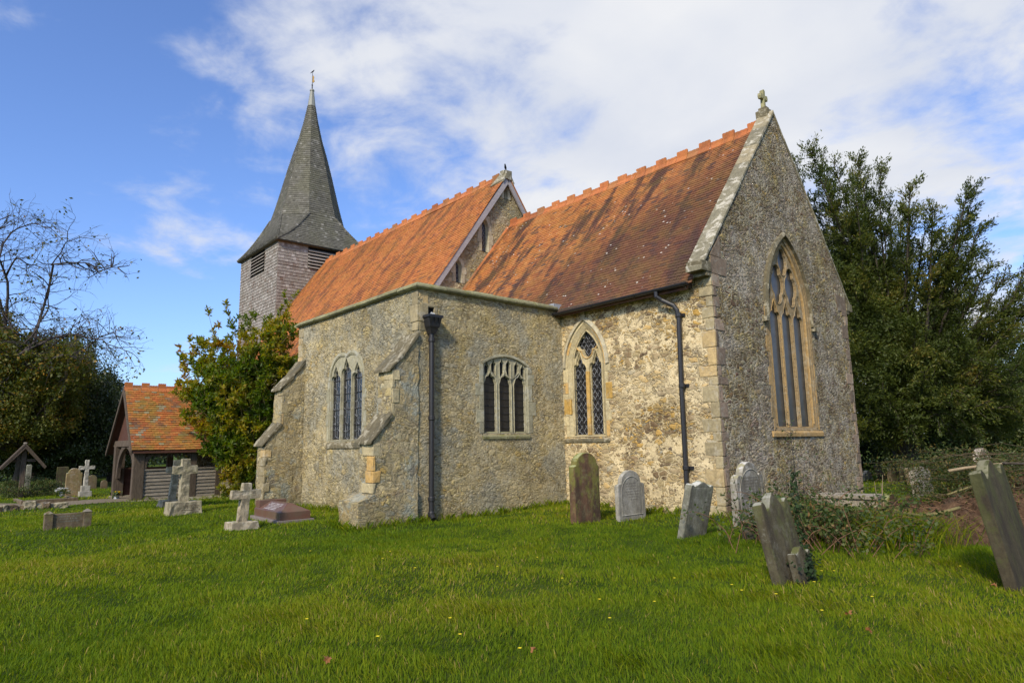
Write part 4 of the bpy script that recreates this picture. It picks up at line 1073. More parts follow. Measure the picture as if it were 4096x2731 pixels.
# o8 order: 0:E-S,1:E-N,2:N-E,3:N-W,4:W-N,5:W-S,6:S-W,7:S-E ; square corners SE,NE,NW,SW
sqr = [sq4[0], sq4[1], sq4[1], sq4[2], sq4[2], sq4[3], sq4[3], sq4[0]]
mids = [bow(s_, o_, .5, 1) - np.array((0, 0, .02)) for s_, o_ in zip(sqr, rings[0])]
allr = [[s_ - np.array((0, 0, .03)) for s_ in sqr], mids] + rings
vs = [p for r_ in allr for p in r_]; fq = []
for k in range(len(allr) - 1):
    for i in range(8): fq.append((k * 8 + i, k * 8 + (i + 1) % 8, (k + 1) * 8 + (i + 1) % 8, (k + 1) * 8 + i))
mb.add(vs, fq); mb.add([s_ - np.array((0, 0, .05)) for s_ in sq4], [(0, 1, 2, 3)])
spire = mb.build('spire', M['shS'], church)
tiles_obj('shingles', fs, M['shS'], spire)
# hips
mb = MB()
def hip(P, Q, w_=.07, n=22, bw=True):
    for i in range(n):
        a = bow(P, Q, i / n, 1) if bw else lerp(P, Q, i / n); b = bow(P, Q, (i + 1.1) / n, 1) if bw else lerp(P, Q, min(1, (i + 1.1) / n))
        mb.tube([a + np.array((0, 0, .025)), b + np.array((0, 0, .012))], [w_ * random.uniform(.9, 1.05), w_ * .8], 6)
for a_, b_ in ((sq4[0], o8[0]), (sq4[0], o8[7]), (sq4[1], o8[1]), (sq4[3], o8[6])):
    mb = MB(); hip(a_, b_); mb.build('hip_shingles', M['shS'], spire)
mb = MB(); a = octv(.20, 19.97); b = octv(.095, 20.86); c_ = octv(.12, 20.88); d_ = octv(.11, 20.96)
vs = [p for r_ in (a, b, c_, d_) for p in r_]
mb.add(vs, [(k * 8 + i, k * 8 + (i + 1) % 8, (k + 1) * 8 + (i + 1) % 8, (k + 1) * 8 + i) for k in range(3) for i in range(8)] + [tuple(range(24, 32))])
mb.build('spire_cap', M['capm'], spire)
mb = MB(); mb.tube([(scx, scy, 20.9), (scx, scy, 21.25), (scx, scy, 21.3), (scx, scy, 21.95)], [.035, .03, .02, .015], 6)
mb.tube([(scx, scy, 21.2), (scx, scy, 21.24), (scx, scy, 21.28)], [.02, .05, .02], 8); vane = mb.build('weathervane', M['iron'], spire)
mb = MB(); mb.prism([(0.01, .02), (.01, .36), (.06, .42), (.10, .30), (.07, .22), (.13, .08), (.06, -.02)], lambda a, z: (scx + a * .66 - .01, scy + a * .75 + .01, 21.40 + z), lambda a, z: (scx + a * .66 + .01, scy + a * .75 - .01, 21.40 + z)); mb.build('vane_plate', M['gold'], vane)
mb = MB()
mb.add([(-24.35, 1.45, 13.0), (-24.3, 1.8, 13.0), (-24.4, 1.8, 13.2), (-24.45, 1.45, 13.2)], [(0, 1, 2, 3)])
# birds
def bird(loc, rz, label, s=1.0):
    t = thing('bird', loc, label, 'bird', rot=(0, 0, rz))
    mb = MB(); mb.tube([(-.20 * s, 0, .05 * s), (-.11 * s, 0, .09 * s), (-.03 * s, 0, .12 * s), (.05 * s, 0, .16 * s), (.075 * s, 0, .20 * s), (.10 * s, 0, .22 * s), (.13 * s, 0, .225 * s), (.17 * s, 0, .21 * s)], [.012 * s, .028 * s, .05 * s, .045 * s, .03 * s, .034 * s, .022 * s, .003], 10)
    mb.build('body', M['bird'], t, world=False, smooth=True)
    for k in (-1, 1):
        mb = MB(); mb.tube([(0.0, k * .018 * s, .10 * s), (.01, k * .018 * s, .01)], .005 * s, 5); mb.build('leg', M['bird'], t, world=False)
    return t
bird((-9.42, nr_y, nr_z + .195), R(-50), 'small dark bird perched on the nave gable peak', .8)
bird((scx, scy, 21.95), R(30), 'tiny dark bird on top of the weathervane', .75)

# ------------------------------------------------------------------ ground
def axis(lo, hi, fine_lo, fine_hi, st):
    a = list(np.arange(fine_lo, fine_hi + 1e-6, st)); x = fine_hi; d = st
    while x < hi: d *= 1.25; x += d; a.append(min(x, hi))
    x = fine_lo; d = st
    while x > lo: d *= 1.25; x -= d; a.insert(0, max(x, lo))
    return np.array(a)
ax = axis(-900, 900, -24, 12, .2); ay = axis(-900, 900, -14, 26, .2)
GX, GY = np.meshgrid(ax, ay, indexing='ij'); GZ = gz(GX, GY)
V = np.stack([GX.ravel(), GY.ravel(), GZ.ravel()], -1); idx = np.arange(GX.size).reshape(GX.shape)
q = np.stack([idx[:-1, :-1], idx[1:, :-1], idx[1:, 1:], idx[:-1, 1:]], -1).reshape(-1, 4)
ground = raw('ground', V, q, M['lawn'], smooth=True); ground['kind'] = 'structure'
# path to the porch door: a strip from the door curving away to the south-west
PW = []
for k in range(25):
    t_ = k / 24; x = -20.2 - 2.6 * t_ ** 1.6 - .4 * math.sin(t_ * 3); y = -5.4 - 9.5 * t_; PW.append((x, y))
pathpoly = [(x + 1.35, y) for x, y in PW] + [(x - 1.1, y) for x, y in PW[::-1]]
V, q = [], []
for k, (x, y) in enumerate(PW):
    for j in range(5):
        xx = x + 1.35 - 2.45 * j / 4; V.append((xx, y, float(gz(xx, y)) + .012))
    if k: q += [((k - 1) * 5 + j, (k - 1) * 5 + j + 1, k * 5 + j + 1, k * 5 + j) for j in range(4)]
path = raw('path', V, q, M['path'], smooth=True); path['kind'] = 'structure'

# ------------------------------------------------------------------ porch
PXE, PYF = -18.85, -5.72
pg = float(gz(PXE, PYF))
porch = thing('timber_porch', (-20.4, -4.0, pg), 'open timber porch with a mossy orange tiled roof and weatherboarded sides', 'porch')
pry, prx = 0, -20.42; pzr = 3.62; ee = (-18.62, 1.36); we = (-22.75, 1.30)
def pslope(y, ex, ez):
    L_ = math.hypot(prx - ex, pzr - ez)
    return lambda t_: (ex + (prx - ex) * t_ / L_, y, ez + (pzr - ez) * t_ / L_)
TE = math.hypot(prx - ee[0], pzr - ee[1]); nE = np.array((pzr - ee[1], 0, prx - ee[0]), float); nE = np.array((abs(nE[0]), 0, abs(nE[2]))) / np.linalg.norm(nE)
TW = math.hypot(prx - we[0], pzr - we[1]); nW = np.array((-(pzr - we[1]), 0, prx - we[0]), float); nW = np.array((-abs(nW[0]), 0, abs(nW[2]))) / np.linalg.norm(nW)
proof = tiles_obj('roof', [tile_face(pslope(-5.95, *ee), pslope(-1.0, *ee), TE, nE, .103, .17, .022, .012, sag=lambda p: .012 * math.sin(p[1] * 3) + .01 * math.sin(p[2] * 5)),
                           tile_face(pslope(-1.0, *we), pslope(-5.95, *we), TW, nW, .103, .17, .022, .012)], M['tileP'], porch)
mb = MB()
for (ex, ez) in (ee, we):
    mb.hexa([(ex, -5.93, ez - .10), (ex, -1.0, ez - .10), (prx, -1.0, pzr - .12), (prx, -5.93, pzr - .12)], [(ex, -5.93, ez - .03), (ex, -1.0, ez - .03), (prx, -1.0, pzr - .05), (prx, -5.93, pzr - .05)])
mb.build('roof_boarding', M['dkwood'], proof)
ridge_tiles('ridge_tiles', (prx, -5.97, pzr - .01), (prx, -1.0, pzr - .01), proof, tl=.28, hgt=.12, cren=.08, drop=.12, slope=1.3)
for ex, ez, s_ in ((ee[0], ee[1], 1), (we[0], we[1], -1)):
    mb = MB(); mb.hexa([(ex + s_ * .02, -6.0, ez - .16), (ex + s_ * .02, -5.94, ez - .16), (prx, -5.94, pzr - .22), (prx, -6.0, pzr - .22)], [(ex + s_ * .02, -6.0, ez + .0), (ex + s_ * .02, -5.94, ez + .0), (prx, -5.94, pzr + .0), (prx, -6.0, pzr + .0)])
    mb.build('bargeboard', M['oak'], porch, bevel=.008)
XW = -21.95
def post(x, y, w_=.24, z1=1.45, d_=None):
    mb = MB(); d_ = d_ or w_; b = float(gz(x, y)) - .1
    mb.box((x - w_ / 2, y - d_ / 2, b), (x + w_ / 2, y + d_ / 2, z1), jit=.01); return mb.build('post', M['oak'], porch, bevel=.015)
post(PXE - .05, PYF + .05, .26, 1.5, .34); post(XW, PYF + .05, .26, 1.5, .34); post(PXE - .04, -3.92, .18, 1.4, .22); post(XW, -3.92, .18, 1.4, .22); post(PXE - .04, -3.05, .2, 1.4); post(XW, -3.05, .2)
def brace(P0, P1, bulge, w_=.16, n=9):
    P0 = Vector(P0); P1 = Vector(P1); C_ = Vector(bulge); mb = MB(); L_ = []
    for i in range(n + 1):
        t_ = i / n; L_.append(P0 * (1 - t_) ** 2 + C_ * 2 * t_ * (1 - t_) + P1 * t_ ** 2)
    for i in range(n):
        a, b = L_[i], L_[i + 1]; u = (b - a).normalized(); s_ = Vector((0, 1, 0)) if abs(u.y) < .3 else Vector((1, 0, 0)); v_ = u.cross(s_).normalized() * w_ * .5; h_ = s_ * .06
        mb.hexa([a - v_ - h_, a + v_ - h_, a + v_ + h_, a - v_ + h_], [b - v_ - h_, b + v_ - h_, b + v_ + h_, b - v_ + h_], .4)
    return mb.build('brace', M['oak'], porch)
brace((PXE - .2, PYF, .35), ((PXE + XW) / 2 + .12, PYF, 1.55), (PXE - .25, PYF, 1.35), .2); brace((XW + .2, PYF, .35), ((PXE + XW) / 2 - .12, PYF, 1.55), (XW + .25, PYF, 1.35), .2)
brace((PXE, PYF + .22, .75), (PXE, PYF + .85, 1.38), (PXE, PYF + .22, 1.3), .13)
mb = MB(); mb.box((we[0] + .35, PYF - .1, 1.5), (ee[0] - .50, PYF + .12, 1.72)); mb.build('tie_beam', M['oak'], porch, bevel=.015)
mb = MB(); mb.hexa([(-22.3, PYF - .02, 1.72), (-18.9, PYF - .02, 1.72), (-18.9, PYF + .02, 1.72), (-22.3, PYF + .02, 1.72)], [(prx - .1, PYF - .02, 3.35), (prx + .1, PYF - .02, 3.35), (prx + .1, PYF + .02, 3.35), (prx - .1, PYF + .02, 3.35)]); mb.build('gable_boarding', M['dkwood'], porch)
for x in (PXE, XW):
    mb = MB(); mb.box((x - .09, -5.8, 1.26), (x + .09, -1.0, 1.42)); mb.build('wall_plate', M['oak'], porch)
    mb = MB()
    for i in range(18):
        y = -5.35 + i * .135; mb.prism([(y, 1.26), (y + .07, 1.26), (y + .085, 1.17), (y + .035, 1.10), (y - .015, 1.17)], lambda a, z: (x - .02, a, z), lambda a, z: (x + .02, a, z))
    mb.build('pendant_board', M['oak'], porch)
    sgn = 1 if x == PXE else -1
    for (ya, yb) in ((-5.5, -4.03), (-3.81, -3.12)):
        mb = MB(); zb = pg + .04; n = 8; h_ = (.66 - zb) / n
        for i in range(n):
            z = zb + i * h_; mb.hexa([(x + sgn * .0, ya, z), (x + sgn * .045, ya, z), (x + sgn * .045, yb, z), (x + sgn * .0, yb, z)], [(x + sgn * .0, ya, z + h_ * 1.1), (x + sgn * .008, ya, z + h_ * 1.1), (x + sgn * .008, yb, z + h_ * 1.1), (x + sgn * .0, yb, z + h_ * 1.1)])
        mb.box((x - .04, ya, .665), (x + .06, yb, .72)); mb.build('weatherboarding', M['board'] if sgn > 0 else M['dkwood'], porch)
    mb = MB(); mb.box((x - .12, -5.9, pg - .3), (x + .10, -3.0, pg + .035)); mb.build('sill_wall', M['ash'], porch)
    mb = MB(); mb.box((x - .14, -2.95, pg - .3), (x + .14, -1.01, 1.25)); sub_rough(mb.build('side_wall', M['chapel'], porch), .15, .012)
mb = MB(); mb.box((XW, -5.95, pg - .1), (PXE, -1.01, pg + .025)); mb.build('floor_slab', M['path'], porch)

# ------------------------------------------------------------------ gravestones
M['carve'] = plain('incised_lettering', (.14, .13, .11), .9, .1)
def dashes(fr, s0, s1, z0, z1, rows, hh, m, parent, ragged=.15, lab='inscription'):
    mb = MB()
    for i in range(rows):
        z = z1 - (z1 - z0) * (i + .5) / rows; ind = random.uniform(0, ragged) * (s1 - s0); s = s0 + ind
        while s < s1 - ind:
            L_ = random.uniform(.5, .9) * hh
            mb.add([fr.p(s, z - hh / 2, .0016), fr.p(s + L_ * .7, z - hh / 2, .0016), fr.p(s + L_ * .7, z + hh / 2, .0016), fr.p(s, z + hh / 2, .0016)], [(0, 1, 2, 3)]); s += L_ * 1.15
            if random.random() < .18: s += hh * .7
    return mb.build(lab, m, parent, world=False)
def kaxis(P, e):
    d = np.array(P, float) - CAMP; dep = d @ cF; tu = (d @ cR) / dep; e = np.array(e, float)
    return dep, float(e @ cR - tu * (e @ cF))
def outline(kind, w, h):
    a = w / 2; r = []
    if kind == 'round': return [(-a, 0), (a, 0), (a, h - a)] + [(a * math.cos(t), h - a + a * math.sin(t)) for t in np.linspace(.15, math.pi - .15, 14)] + [(-a, h - a)]
    if kind == 'shoulder':
        b = a * .84; s_ = h - b * .82
        return [(-a, 0), (a, 0), (a, s_ - .03), (b, s_)] + [(b * math.cos(t), s_ + b * .82 * math.sin(t)) for t in np.linspace(.12, math.pi - .12, 14)] + [(-b, s_), (-a, s_ - .03)]
    if kind == 'arch_concave':
        b = a * .72; s_ = h - b * .75
        return [(-a, 0), (a, 0), (a, s_ - .06), (a * .93, s_ - .03), (b, s_ - .02)] + [(b * math.cos(t), s_ + b * .75 * math.sin(t)) for t in np.linspace(.1, math.pi - .1, 14)] + [(-b, s_ - .02), (-a * .93, s_ - .03), (-a, s_ - .06)]
    if kind == 'lobed':
        q = a * .26; b = a * .62; s_ = h - b
        R_ = [(a - q + q * math.cos(t), s_ - q * .3 + q * math.sin(t)) for t in np.linspace(0, math.pi * .52, 6)]
        return [(-a, 0), (a, 0)] + R_ + [(b * math.cos(t), s_ + b * math.sin(t)) for t in np.linspace(.2, math.pi - .2, 13)] + [(-x, z) for x, z in R_[::-1]]
    if kind == 'ogee':
        s_ = h - .10
        top = [(a, s_), (a * .95, s_ + .05), (a * .8, s_ + .055), (a * .66, s_ + .03), (a * .45, s_ + .055), (a * .2, s_ + .09), (0, s_ + .10)]
        return [(-a, 0), (a, 0)] + top + [(-x, z) for x, z in top[-2::-1]]
    if kind == 'peak':
        s_ = h - .20
        top = [(a, s_ + .02), (a * .98, s_ + .10), (a * .82, s_ + .13), (a * .68, s_ + .09), (a * .62, s_ + .03), (a * .45, s_ + .06), (a * .22, s_ + .15), (0, s_ + .20)]
        return [(-a, 0), (a, 0)] + top + [(-x, z) for x, z in top[-2::-1]]
    if kind == 'three':
        s_ = h - .12
        L_ = [(a, s_ - .02)]
        for c_, r_ in ((a * .68, a * .32), (0, a * .36), (-a * .68, a * .32)):
            zz = s_ + (.06 if c_ == 0 else 0); L_ += [(c_ + r_ * math.cos(t), zz + r_ * .55 * math.sin(t)) for t in np.linspace(0.1, math.pi - .1, 6)]
        return [(-a, 0), (a, 0)] + L_ + [(-a, s_ - .02)]
    if kind == 'flat': return [(-a, 0), (a, 0), (a, h - .03), (a - .03, h), (-a + .03, h), (-a, h - .03)]
def gravestone(label, u0, u1, vb, vt, kind, m, th=.1, yaw=0, back=0, roll=0, P=None, panel=None, w=None, h=None, group=None, inscr=0):
    um = (u0 + u1) / 2
    if P is None: P = at_ground(um, vb)
    e = (-math.sin(R(yaw)), math.cos(R(yaw)), 0); dep, k = kaxis(P, e)
    w = w or abs(u1 - u0) / (FPX / dep * abs(k)); h = h or (vb - vt) * dep / FPX / math.cos(R(back)) / math.cos(R(roll))
    t = thing('gravestone', (P[0], P[1], float(gz(P[0], P[1])) - .25), label, 'gravestone', group, rot=(R(roll), -R(back), R(yaw)))
    mb = MB(); mb.prism(outline(kind, w, h + .25), lambda a, z: (-th, a, z), lambda a, z: (0, a, z))
    o = mb.build('headstone', m, t, world=False, bevel=min(.014, th * .15), rough=.006, rscale=8)
    if panel:
        pw, ph, kd = panel; mb = MB(); pl = outline(kd, w * pw, (h) * ph); z0 = .25 + h * (1 - ph) * .45
        n = len(pl); fr = Fr((0, 0, 0), (0, 1, 0), (1, 0, 0)); ring(mb, fr, [(a, z + z0) for a, z in pl], .004, [(a, z + z0) for a, z in inflate(pl, -.012)], .012); ring(mb, fr, [(a, z + z0) for a, z in inflate(pl, -.012)], .012, [(a, z + z0) for a, z in inflate(pl, -.024)], .004)
        mb.build('carved_border', m, t, world=False)
    if inscr:
        dashes(Fr((0, 0, 0), (0, 1, 0), (1, 0, 0)), -w * .30, w * .30, .25 + h * .38, .25 + h * .76, inscr, .022, M['carve'], t, .2)
    return t
def z4(x, y): return 2200 + x / 1.4254, 1100 + y / 1.4254
def z6(x, y): return 2900 + x / 1.96, 1700 + y / 1.96
def z1(x, y): return x / 1.742, 1300 + y / 1.742
def zz(x, y): return 400 + x / 2.24, 1450 + y / 2.24
S1 = grave('brown_mossy_stone', (.13, .075, .045), .5, .15, (.17, .19, .03), (.34, .36, .18), .8, .7)
S2 = grave('white_lichened_stone', (.29, .28, .24), .1, .3, (.26, .26, .17), (.50, .49, .45), .5, .35)
S3 = grave('grey_leaning_stone', (.20, .20, .155), .25, .22, (.20, .21, .12), (.50, .50, .44), .9, .5)
S4 = grave('pale_mottled_stone', (.25, .235, .19), .15, .4, (.30, .28, .16), (.58, .57, .53), .8, .5)
S5 = grave('dark_green_stone', (.085, .075, .045), .35, .10, (.10, .12, .03), (.45, .45, .38), .5, .7)
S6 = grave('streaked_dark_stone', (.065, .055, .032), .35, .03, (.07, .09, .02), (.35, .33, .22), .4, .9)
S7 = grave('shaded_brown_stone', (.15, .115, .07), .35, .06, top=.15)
S8 = grave('rough_granite', (.31, .28, .19), .3, .3, (.22, .21, .09), (.50, .46, .34), .3, .45)
SB = grave('pale_lichened_stone', (.28, .25, .20), .15, .05, (.3, .3, .2), (.62, .58, .54), .25, .3)
S9 = grave('white_marble', (.38, .37, .32), .15, .15)
gravestone('tall dark brown round topped gravestone with a mossy green crown and streak', *[z4(x, 0)[0] for x in (150, 292)], z4(0, 1412)[1], z4(0, 1018)[1], 'shoulder', S1, .15, yaw=-3)
gravestone('small white grey round topped gravestone left of the leaning grey one', *[z4(x, 0)[0] for x in (400, 552)], z4(0, 1395)[1], z4(0, 1118)[1], 'arch_concave', S2, .09, back=1, roll=0, panel=(.8, .8, 'round'), inscr=7)
gravestone('grey gravestone with a scrolled top leaning right at the church corner', *[z4(x, 0)[0] for x in (738, 872)], z4(0, 1492)[1], z4(0, 1182)[1], 'ogee', S3, .11, back=-12, roll=-4, yaw=-4)
gravestone('tall white mottled gravestone with round shoulders before the east gable', *[z4(x, 0)[0] for x in (1125, 1275)], z4(0, 1385)[1], z4(0, 1043)[1], 'lobed', S4, .13, yaw=2, P=(0.72, -.35, 0), panel=(.85, .8, 'round'), inscr=8)
gravestone('dark green gravestone with a peaked scroll top leaning left by the brambles', *[z6(x, 0)[0] for x in (508, 690)], z6(0, 1240)[1], z6(0, 545)[1], 'peak', S5, .10, back=11, roll=1.5, w=.60)
gravestone('small dark footstone against the leaning green gravestone', *[z6(x, 0)[0] for x in (612, 735)], z6(0, 1215)[1], z6(0, 935)[1], 'ogee', S5, .08, back=9, roll=2, P=at_ground(*z6(700, 1245)), w=.36)
gravestone('big dark streaked gravestone leaning left at the right edge of the view', *[z6(x, 0)[0] for x in (2310, 2480)], z6(0, 1262)[1], z6(0, 280)[1], 'peak', S6, .11, back=9, roll=3, w=.95, P=at_ground(*z6(2440, 1262)))
gravestone('lichened pale topped gravestone just behind the big leaning one', *[z6(x, 0)[0] for x in (2090, 2215)], z6(0, 640)[1], z6(0, 182)[1], 'round', grave('pink_lichened_stone', (.30, .21, .16), .3, .5, whitec=(.55, .48, .42)), .12, back=6)
gravestone('white topped gravestone with three lobes on the grass beyond the gable', *[z6(x, 0)[0] for x in (1535, 1655)], z6(0, 548)[1], z6(0, 342)[1], 'three', SB, .14, back=5)
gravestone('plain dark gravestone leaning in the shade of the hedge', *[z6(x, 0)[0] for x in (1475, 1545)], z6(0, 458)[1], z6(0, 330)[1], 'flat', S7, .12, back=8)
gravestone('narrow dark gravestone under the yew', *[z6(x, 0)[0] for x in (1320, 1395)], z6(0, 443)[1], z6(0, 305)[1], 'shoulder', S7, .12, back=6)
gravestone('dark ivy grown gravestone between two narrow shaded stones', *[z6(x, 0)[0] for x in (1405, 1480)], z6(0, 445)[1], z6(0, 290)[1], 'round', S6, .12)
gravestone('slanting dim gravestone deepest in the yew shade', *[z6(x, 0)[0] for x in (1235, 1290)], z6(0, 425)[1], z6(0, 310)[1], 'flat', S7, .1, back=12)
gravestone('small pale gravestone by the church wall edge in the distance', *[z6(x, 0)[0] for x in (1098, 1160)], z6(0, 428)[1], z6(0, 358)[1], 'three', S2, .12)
gravestone('squat broken stone with white patches behind the brambles', *[z6(x, 0)[0] for x in (1290, 1370)], z6(0, 690)[1], z6(0, 540)[1], 'round', S1, .14)
gravestone('weathered brown gravestone with curved shoulders beside the white cross', *[z1(x, 0)[0] for x in (452, 565)], z1(0, 1195)[1], z1(0, 1000)[1], 'arch_concave', grave('ochre_stone', (.27, .20, .10), .3, .15), .14, yaw=4)
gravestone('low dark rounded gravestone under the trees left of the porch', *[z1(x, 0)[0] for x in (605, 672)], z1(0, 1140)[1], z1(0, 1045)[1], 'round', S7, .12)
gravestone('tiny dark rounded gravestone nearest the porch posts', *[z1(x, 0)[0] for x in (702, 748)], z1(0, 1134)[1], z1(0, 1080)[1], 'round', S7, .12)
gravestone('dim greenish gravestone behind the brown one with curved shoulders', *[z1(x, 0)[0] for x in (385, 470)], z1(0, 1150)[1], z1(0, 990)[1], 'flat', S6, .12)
gravestone('plain grey gravestone directly behind the roofed wooden cross', *[z1(x, 0)[0] for x in (168, 208)], z1(0, 1165)[1], z1(0, 975)[1], 'flat', S3, .10)
# low slab with two posts and an inscribed plate
def z7(x, y): return x / 1.176, 2000 + y / 1.176
P = at_ground(*z7(318, 132)); t = thing('gravestone', (P[0], P[1], P[2] - .15), 'low stone slab between two squat corner posts in the left grass', 'gravestone')
mb = MB(); mb.box((-.10, -.26, 0), (0, .26, .42)); mb.build('headstone', S7, t, world=False, bevel=.01)
for s_ in (-1, 1):
    mb = MB(); mb.box((-.13, s_ * .30 - .065, 0), (.03, s_ * .30 + .065, .43)); mb.hexa([(-.14, s_ * .30 - .075, .43), (.04, s_ * .30 - .075, .43), (.04, s_ * .30 + .075, .43), (-.14, s_ * .30 + .075, .43)], [(-.06, s_ * .30 - .01, .48), (-.04, s_ * .30 - .01, .48), (-.04, s_ * .30 + .01, .48), (-.06, s_ * .30 + .01, .48)]); mb.build('corner_post', S7, t, world=False, bevel=.008)
dashes(Fr((0, 0, 0), (0, 1, 0), (1, 0, 0)), -.2, .2, .26, .39, 3, .022, S3, t)
# crosses
def cross(label, u, vb, vt, m, armspan, cw, armz, basew, baseh, based=None, roll=0, back=0, yaw=0, name='stone_cross', steps=None, dist=None, flare=.0, rough_=.012):
    P = at_ground(u, vb); dep, k = kaxis(P, (0, 1, 0)); H = (vb - vt) * dep / FPX
    t = thing(name, (P[0], P[1], P[2]), label, 'cross', rot=(0, 0, R(yaw)))
    b0 = baseh; a = cw / 2; s_ = armspan / 2; zc = b0 + (H - b0) * armz
    poly = [(-a * 1.12, b0 - .03), (a * 1.12, b0 - .03), (a, zc - a), (s_, zc - a - flare), (s_, zc + a + flare), (a, zc + a), (a + flare, H), (-a - flare, H), (-a, zc + a), (-s_, zc + a + flare), (-s_, zc - a - flare), (-a, zc - a)]
    tr, tb = math.tan(R(roll)), math.tan(R(back))
    mb = MB(); th = cw * .42
    mb.prism(poly, lambda y, z: (-th - (z - b0) * tb, y + (z - b0) * tr, z), lambda y, z: (th - (z - b0) * tb, y + (z - b0) * tr, z))
    sub_rough(mb.build('cross', m, t, world=False, bevel=.008), .05, rough_ * 1.4, 10)
    mb = MB(); bw = basew / 2; bd = (based or basew) / 2
    if steps:
        for q in range(steps):
            f = 1 - q * .28; mb.box((-bd * f, -bw * f, -.1 if q == 0 else b0 * q / steps), (bd * f, bw * f, b0 * (q + 1) / steps - (.002 if q < steps - 1 else 0)))
        mb.build('base', m, t, world=False, bevel=.01)
    else:
        mb.hexa([(-bd, -bw, -.15), (bd, -bw, -.15), (bd, bw, -.15), (-bd, bw, -.15)], [(-bd * .86, -bw * .88, b0), (bd * .86, -bw * .88, b0), (bd * .86, bw * .88, b0), (-bd * .86, bw * .88, b0)])
        sub_rough(mb.build('base', m, t, world=False, bevel=.015), .08, .022, 6)
    return t
c2_ = cross('rough granite cross on a boulder base in front of the porch boards', *zz(742, 1350), zz(0, 868)[1], S8, .50, .17, .74, .72, .26, .5)
dashes(Fr((.235, .02, 0), (0, 1, 0), (1, 0, 0)), -.12, .26, .02, .2, 4, .024, S7, c2_)
cross('rough granite cross half hidden behind the front one', *zz(640, 1290), zz(0, 878)[1], S8, .50, .17, .75, .7, .20, .6, roll=4)
cross('small rough stone cross leaning right near the red granite tomb', *zz(1268, 1488), zz(0, 1088)[1], grave('brownish_rough_stone', (.34, .29, .20), .25, .45, whitec=(.52, .48, .38)), .52, .155, .71, .54, .13, .42, roll=5)
cross('white marble cross on a stepped plinth beside the brown gravestone', *z1(590, 1195), z1(0, 943)[1], S9, .52, .13, .70, .40, .42, .4, steps=2)
# red granite tomb
P = at_ground(1000 + 180 / 1.4254, 1050 + 1488 / 1.4254)
t = thing('tomb', (P[0] - .75, P[1] + .30, P[2]), 'polished red granite coped tomb lying by the chapel buttress', 'tomb', rot=(0, 0, R(-2)))
mb = MB(); mb.box((-.80, -.36, -.1), (.80, .36, .055)); mb.build('plinth', M['graniteD'], t, world=False, bevel=.008)
mb = MB(); mb.box((-.74, -.30, .056), (.74, .30, .20)); mb.hexa([(-.74, -.30, .201), (.74, -.30, .201), (.74, .30, .201), (-.74, .30, .201)], [(-.55, -.05, .34), (.42, -.05, .34), (.42, .05, .34), (-.55, .05, .34)]); tb = mb.build('coped_stone', M['granite'], t, world=False, bevel=.006)
mb = MB(); mb.box((-.73, -.28, .2), (-.50, .28, .36)); mb.build('head_block', M['granite'], t, world=False, bevel=.006)
n_ = Vector((0, -.14, .25)).normalized()
class Fr2(Fr):
    def p(s, a, z, d=0.0): return tuple(s.o + s.u * a + s.v * z + s.n * d)
f2 = Fr2((0, -.30, .203), (1, 0, 0), n_); f2.n = Vector((0, -.137, .25)).normalized(); f2.v = Vector((0, .25, .137)).normalized()
dashes(f2, -.36, .38, .03, .25, 5, .026, M['letter'], t)
# slabs
P = at_ground(*z6(1120, 640)); t = thing('ledger_slab', (P[0] - .3, P[1] + .1, P[2]), 'flat grey ledger slab low in the grass by the gable end', 'slab', rot=(0, 0, R(10)))
mb = MB(); mb.box((-.75, -.28, -.1), (.45, .35, .16)); mb.box((-.80, -.33, .161), (.50, .40, .23)); sub_rough(mb.build('slab', SB, t, world=False, bevel=.012), .12, .01)
P = at_ground(*z6(1200, 672)); t = thing('fallen_stone', (P[0], P[1], P[2]), 'rough pale fallen stone block left of the curved branch', 'stone', rot=(0, 0, R(25)))
mb = MB(); mb.box((-.12, -.24, -.1), (.12, .24, .13)); sub_rough(mb.build('stone_block', S8, t, world=False, bevel=.03), .06, .02)
P = at_ground(*z6(240, 890)); t = thing('kerb_stone', (P[0], P[1], P[2]), 'small broken kerb stone half under the left of the brambles', 'stone', rot=(0, 0, R(8)))
mb = MB(); mb.box((-.14, -.16, -.1), (.10, .22, .20)); mb.box((-.17, -.19, .201), (.13, .24, .25)); sub_rough(mb.build('stone_block', S5, t, world=False, bevel=.012), .06, .012)
# rubble kerb at the left edge, flower kerb
P = at_ground(*z1(130, 1288)); t = thing('rubble_kerb', (P[0], P[1], P[2]), 'low kerb of rough rubble stones at the left edge', 'kerb', rot=(0, 0, R(4)))
y = -1.0
while y < .95:
    w_ = random.uniform(.1, .3); mb = MB(); mb.box((-.16 + random.uniform(-.04, .04), y - .02, -.1), (.10 + random.uniform(-.05, .05), y + w_ + .02, random.uniform(.10, .24))); sub_rough(mb.build('stone_block', S7 if random.random() < .6 else S8, t, world=False, bevel=.03), .05, .04, 7); y += w_
P = at_ground(*z1(380, 1238)); t = thing('grave_kerb', (P[0], P[1], P[2]), 'smooth grey stone grave kerb in front of the brown gravestone', 'kerb', rot=(0, 0, R(2)))
mb = MB(); mb.box((-.16, -.95, -.1), (0, .70, .14)); mb.build('front_kerb', S7, t, world=False, bevel=.01)
for s_ in (-.95, .58):
    mb = MB(); mb.box((-2.0, s_, -.1), (-.161, s_ + .12, .12)); mb.build('side_kerb', S7, t, world=False, bevel=.01)
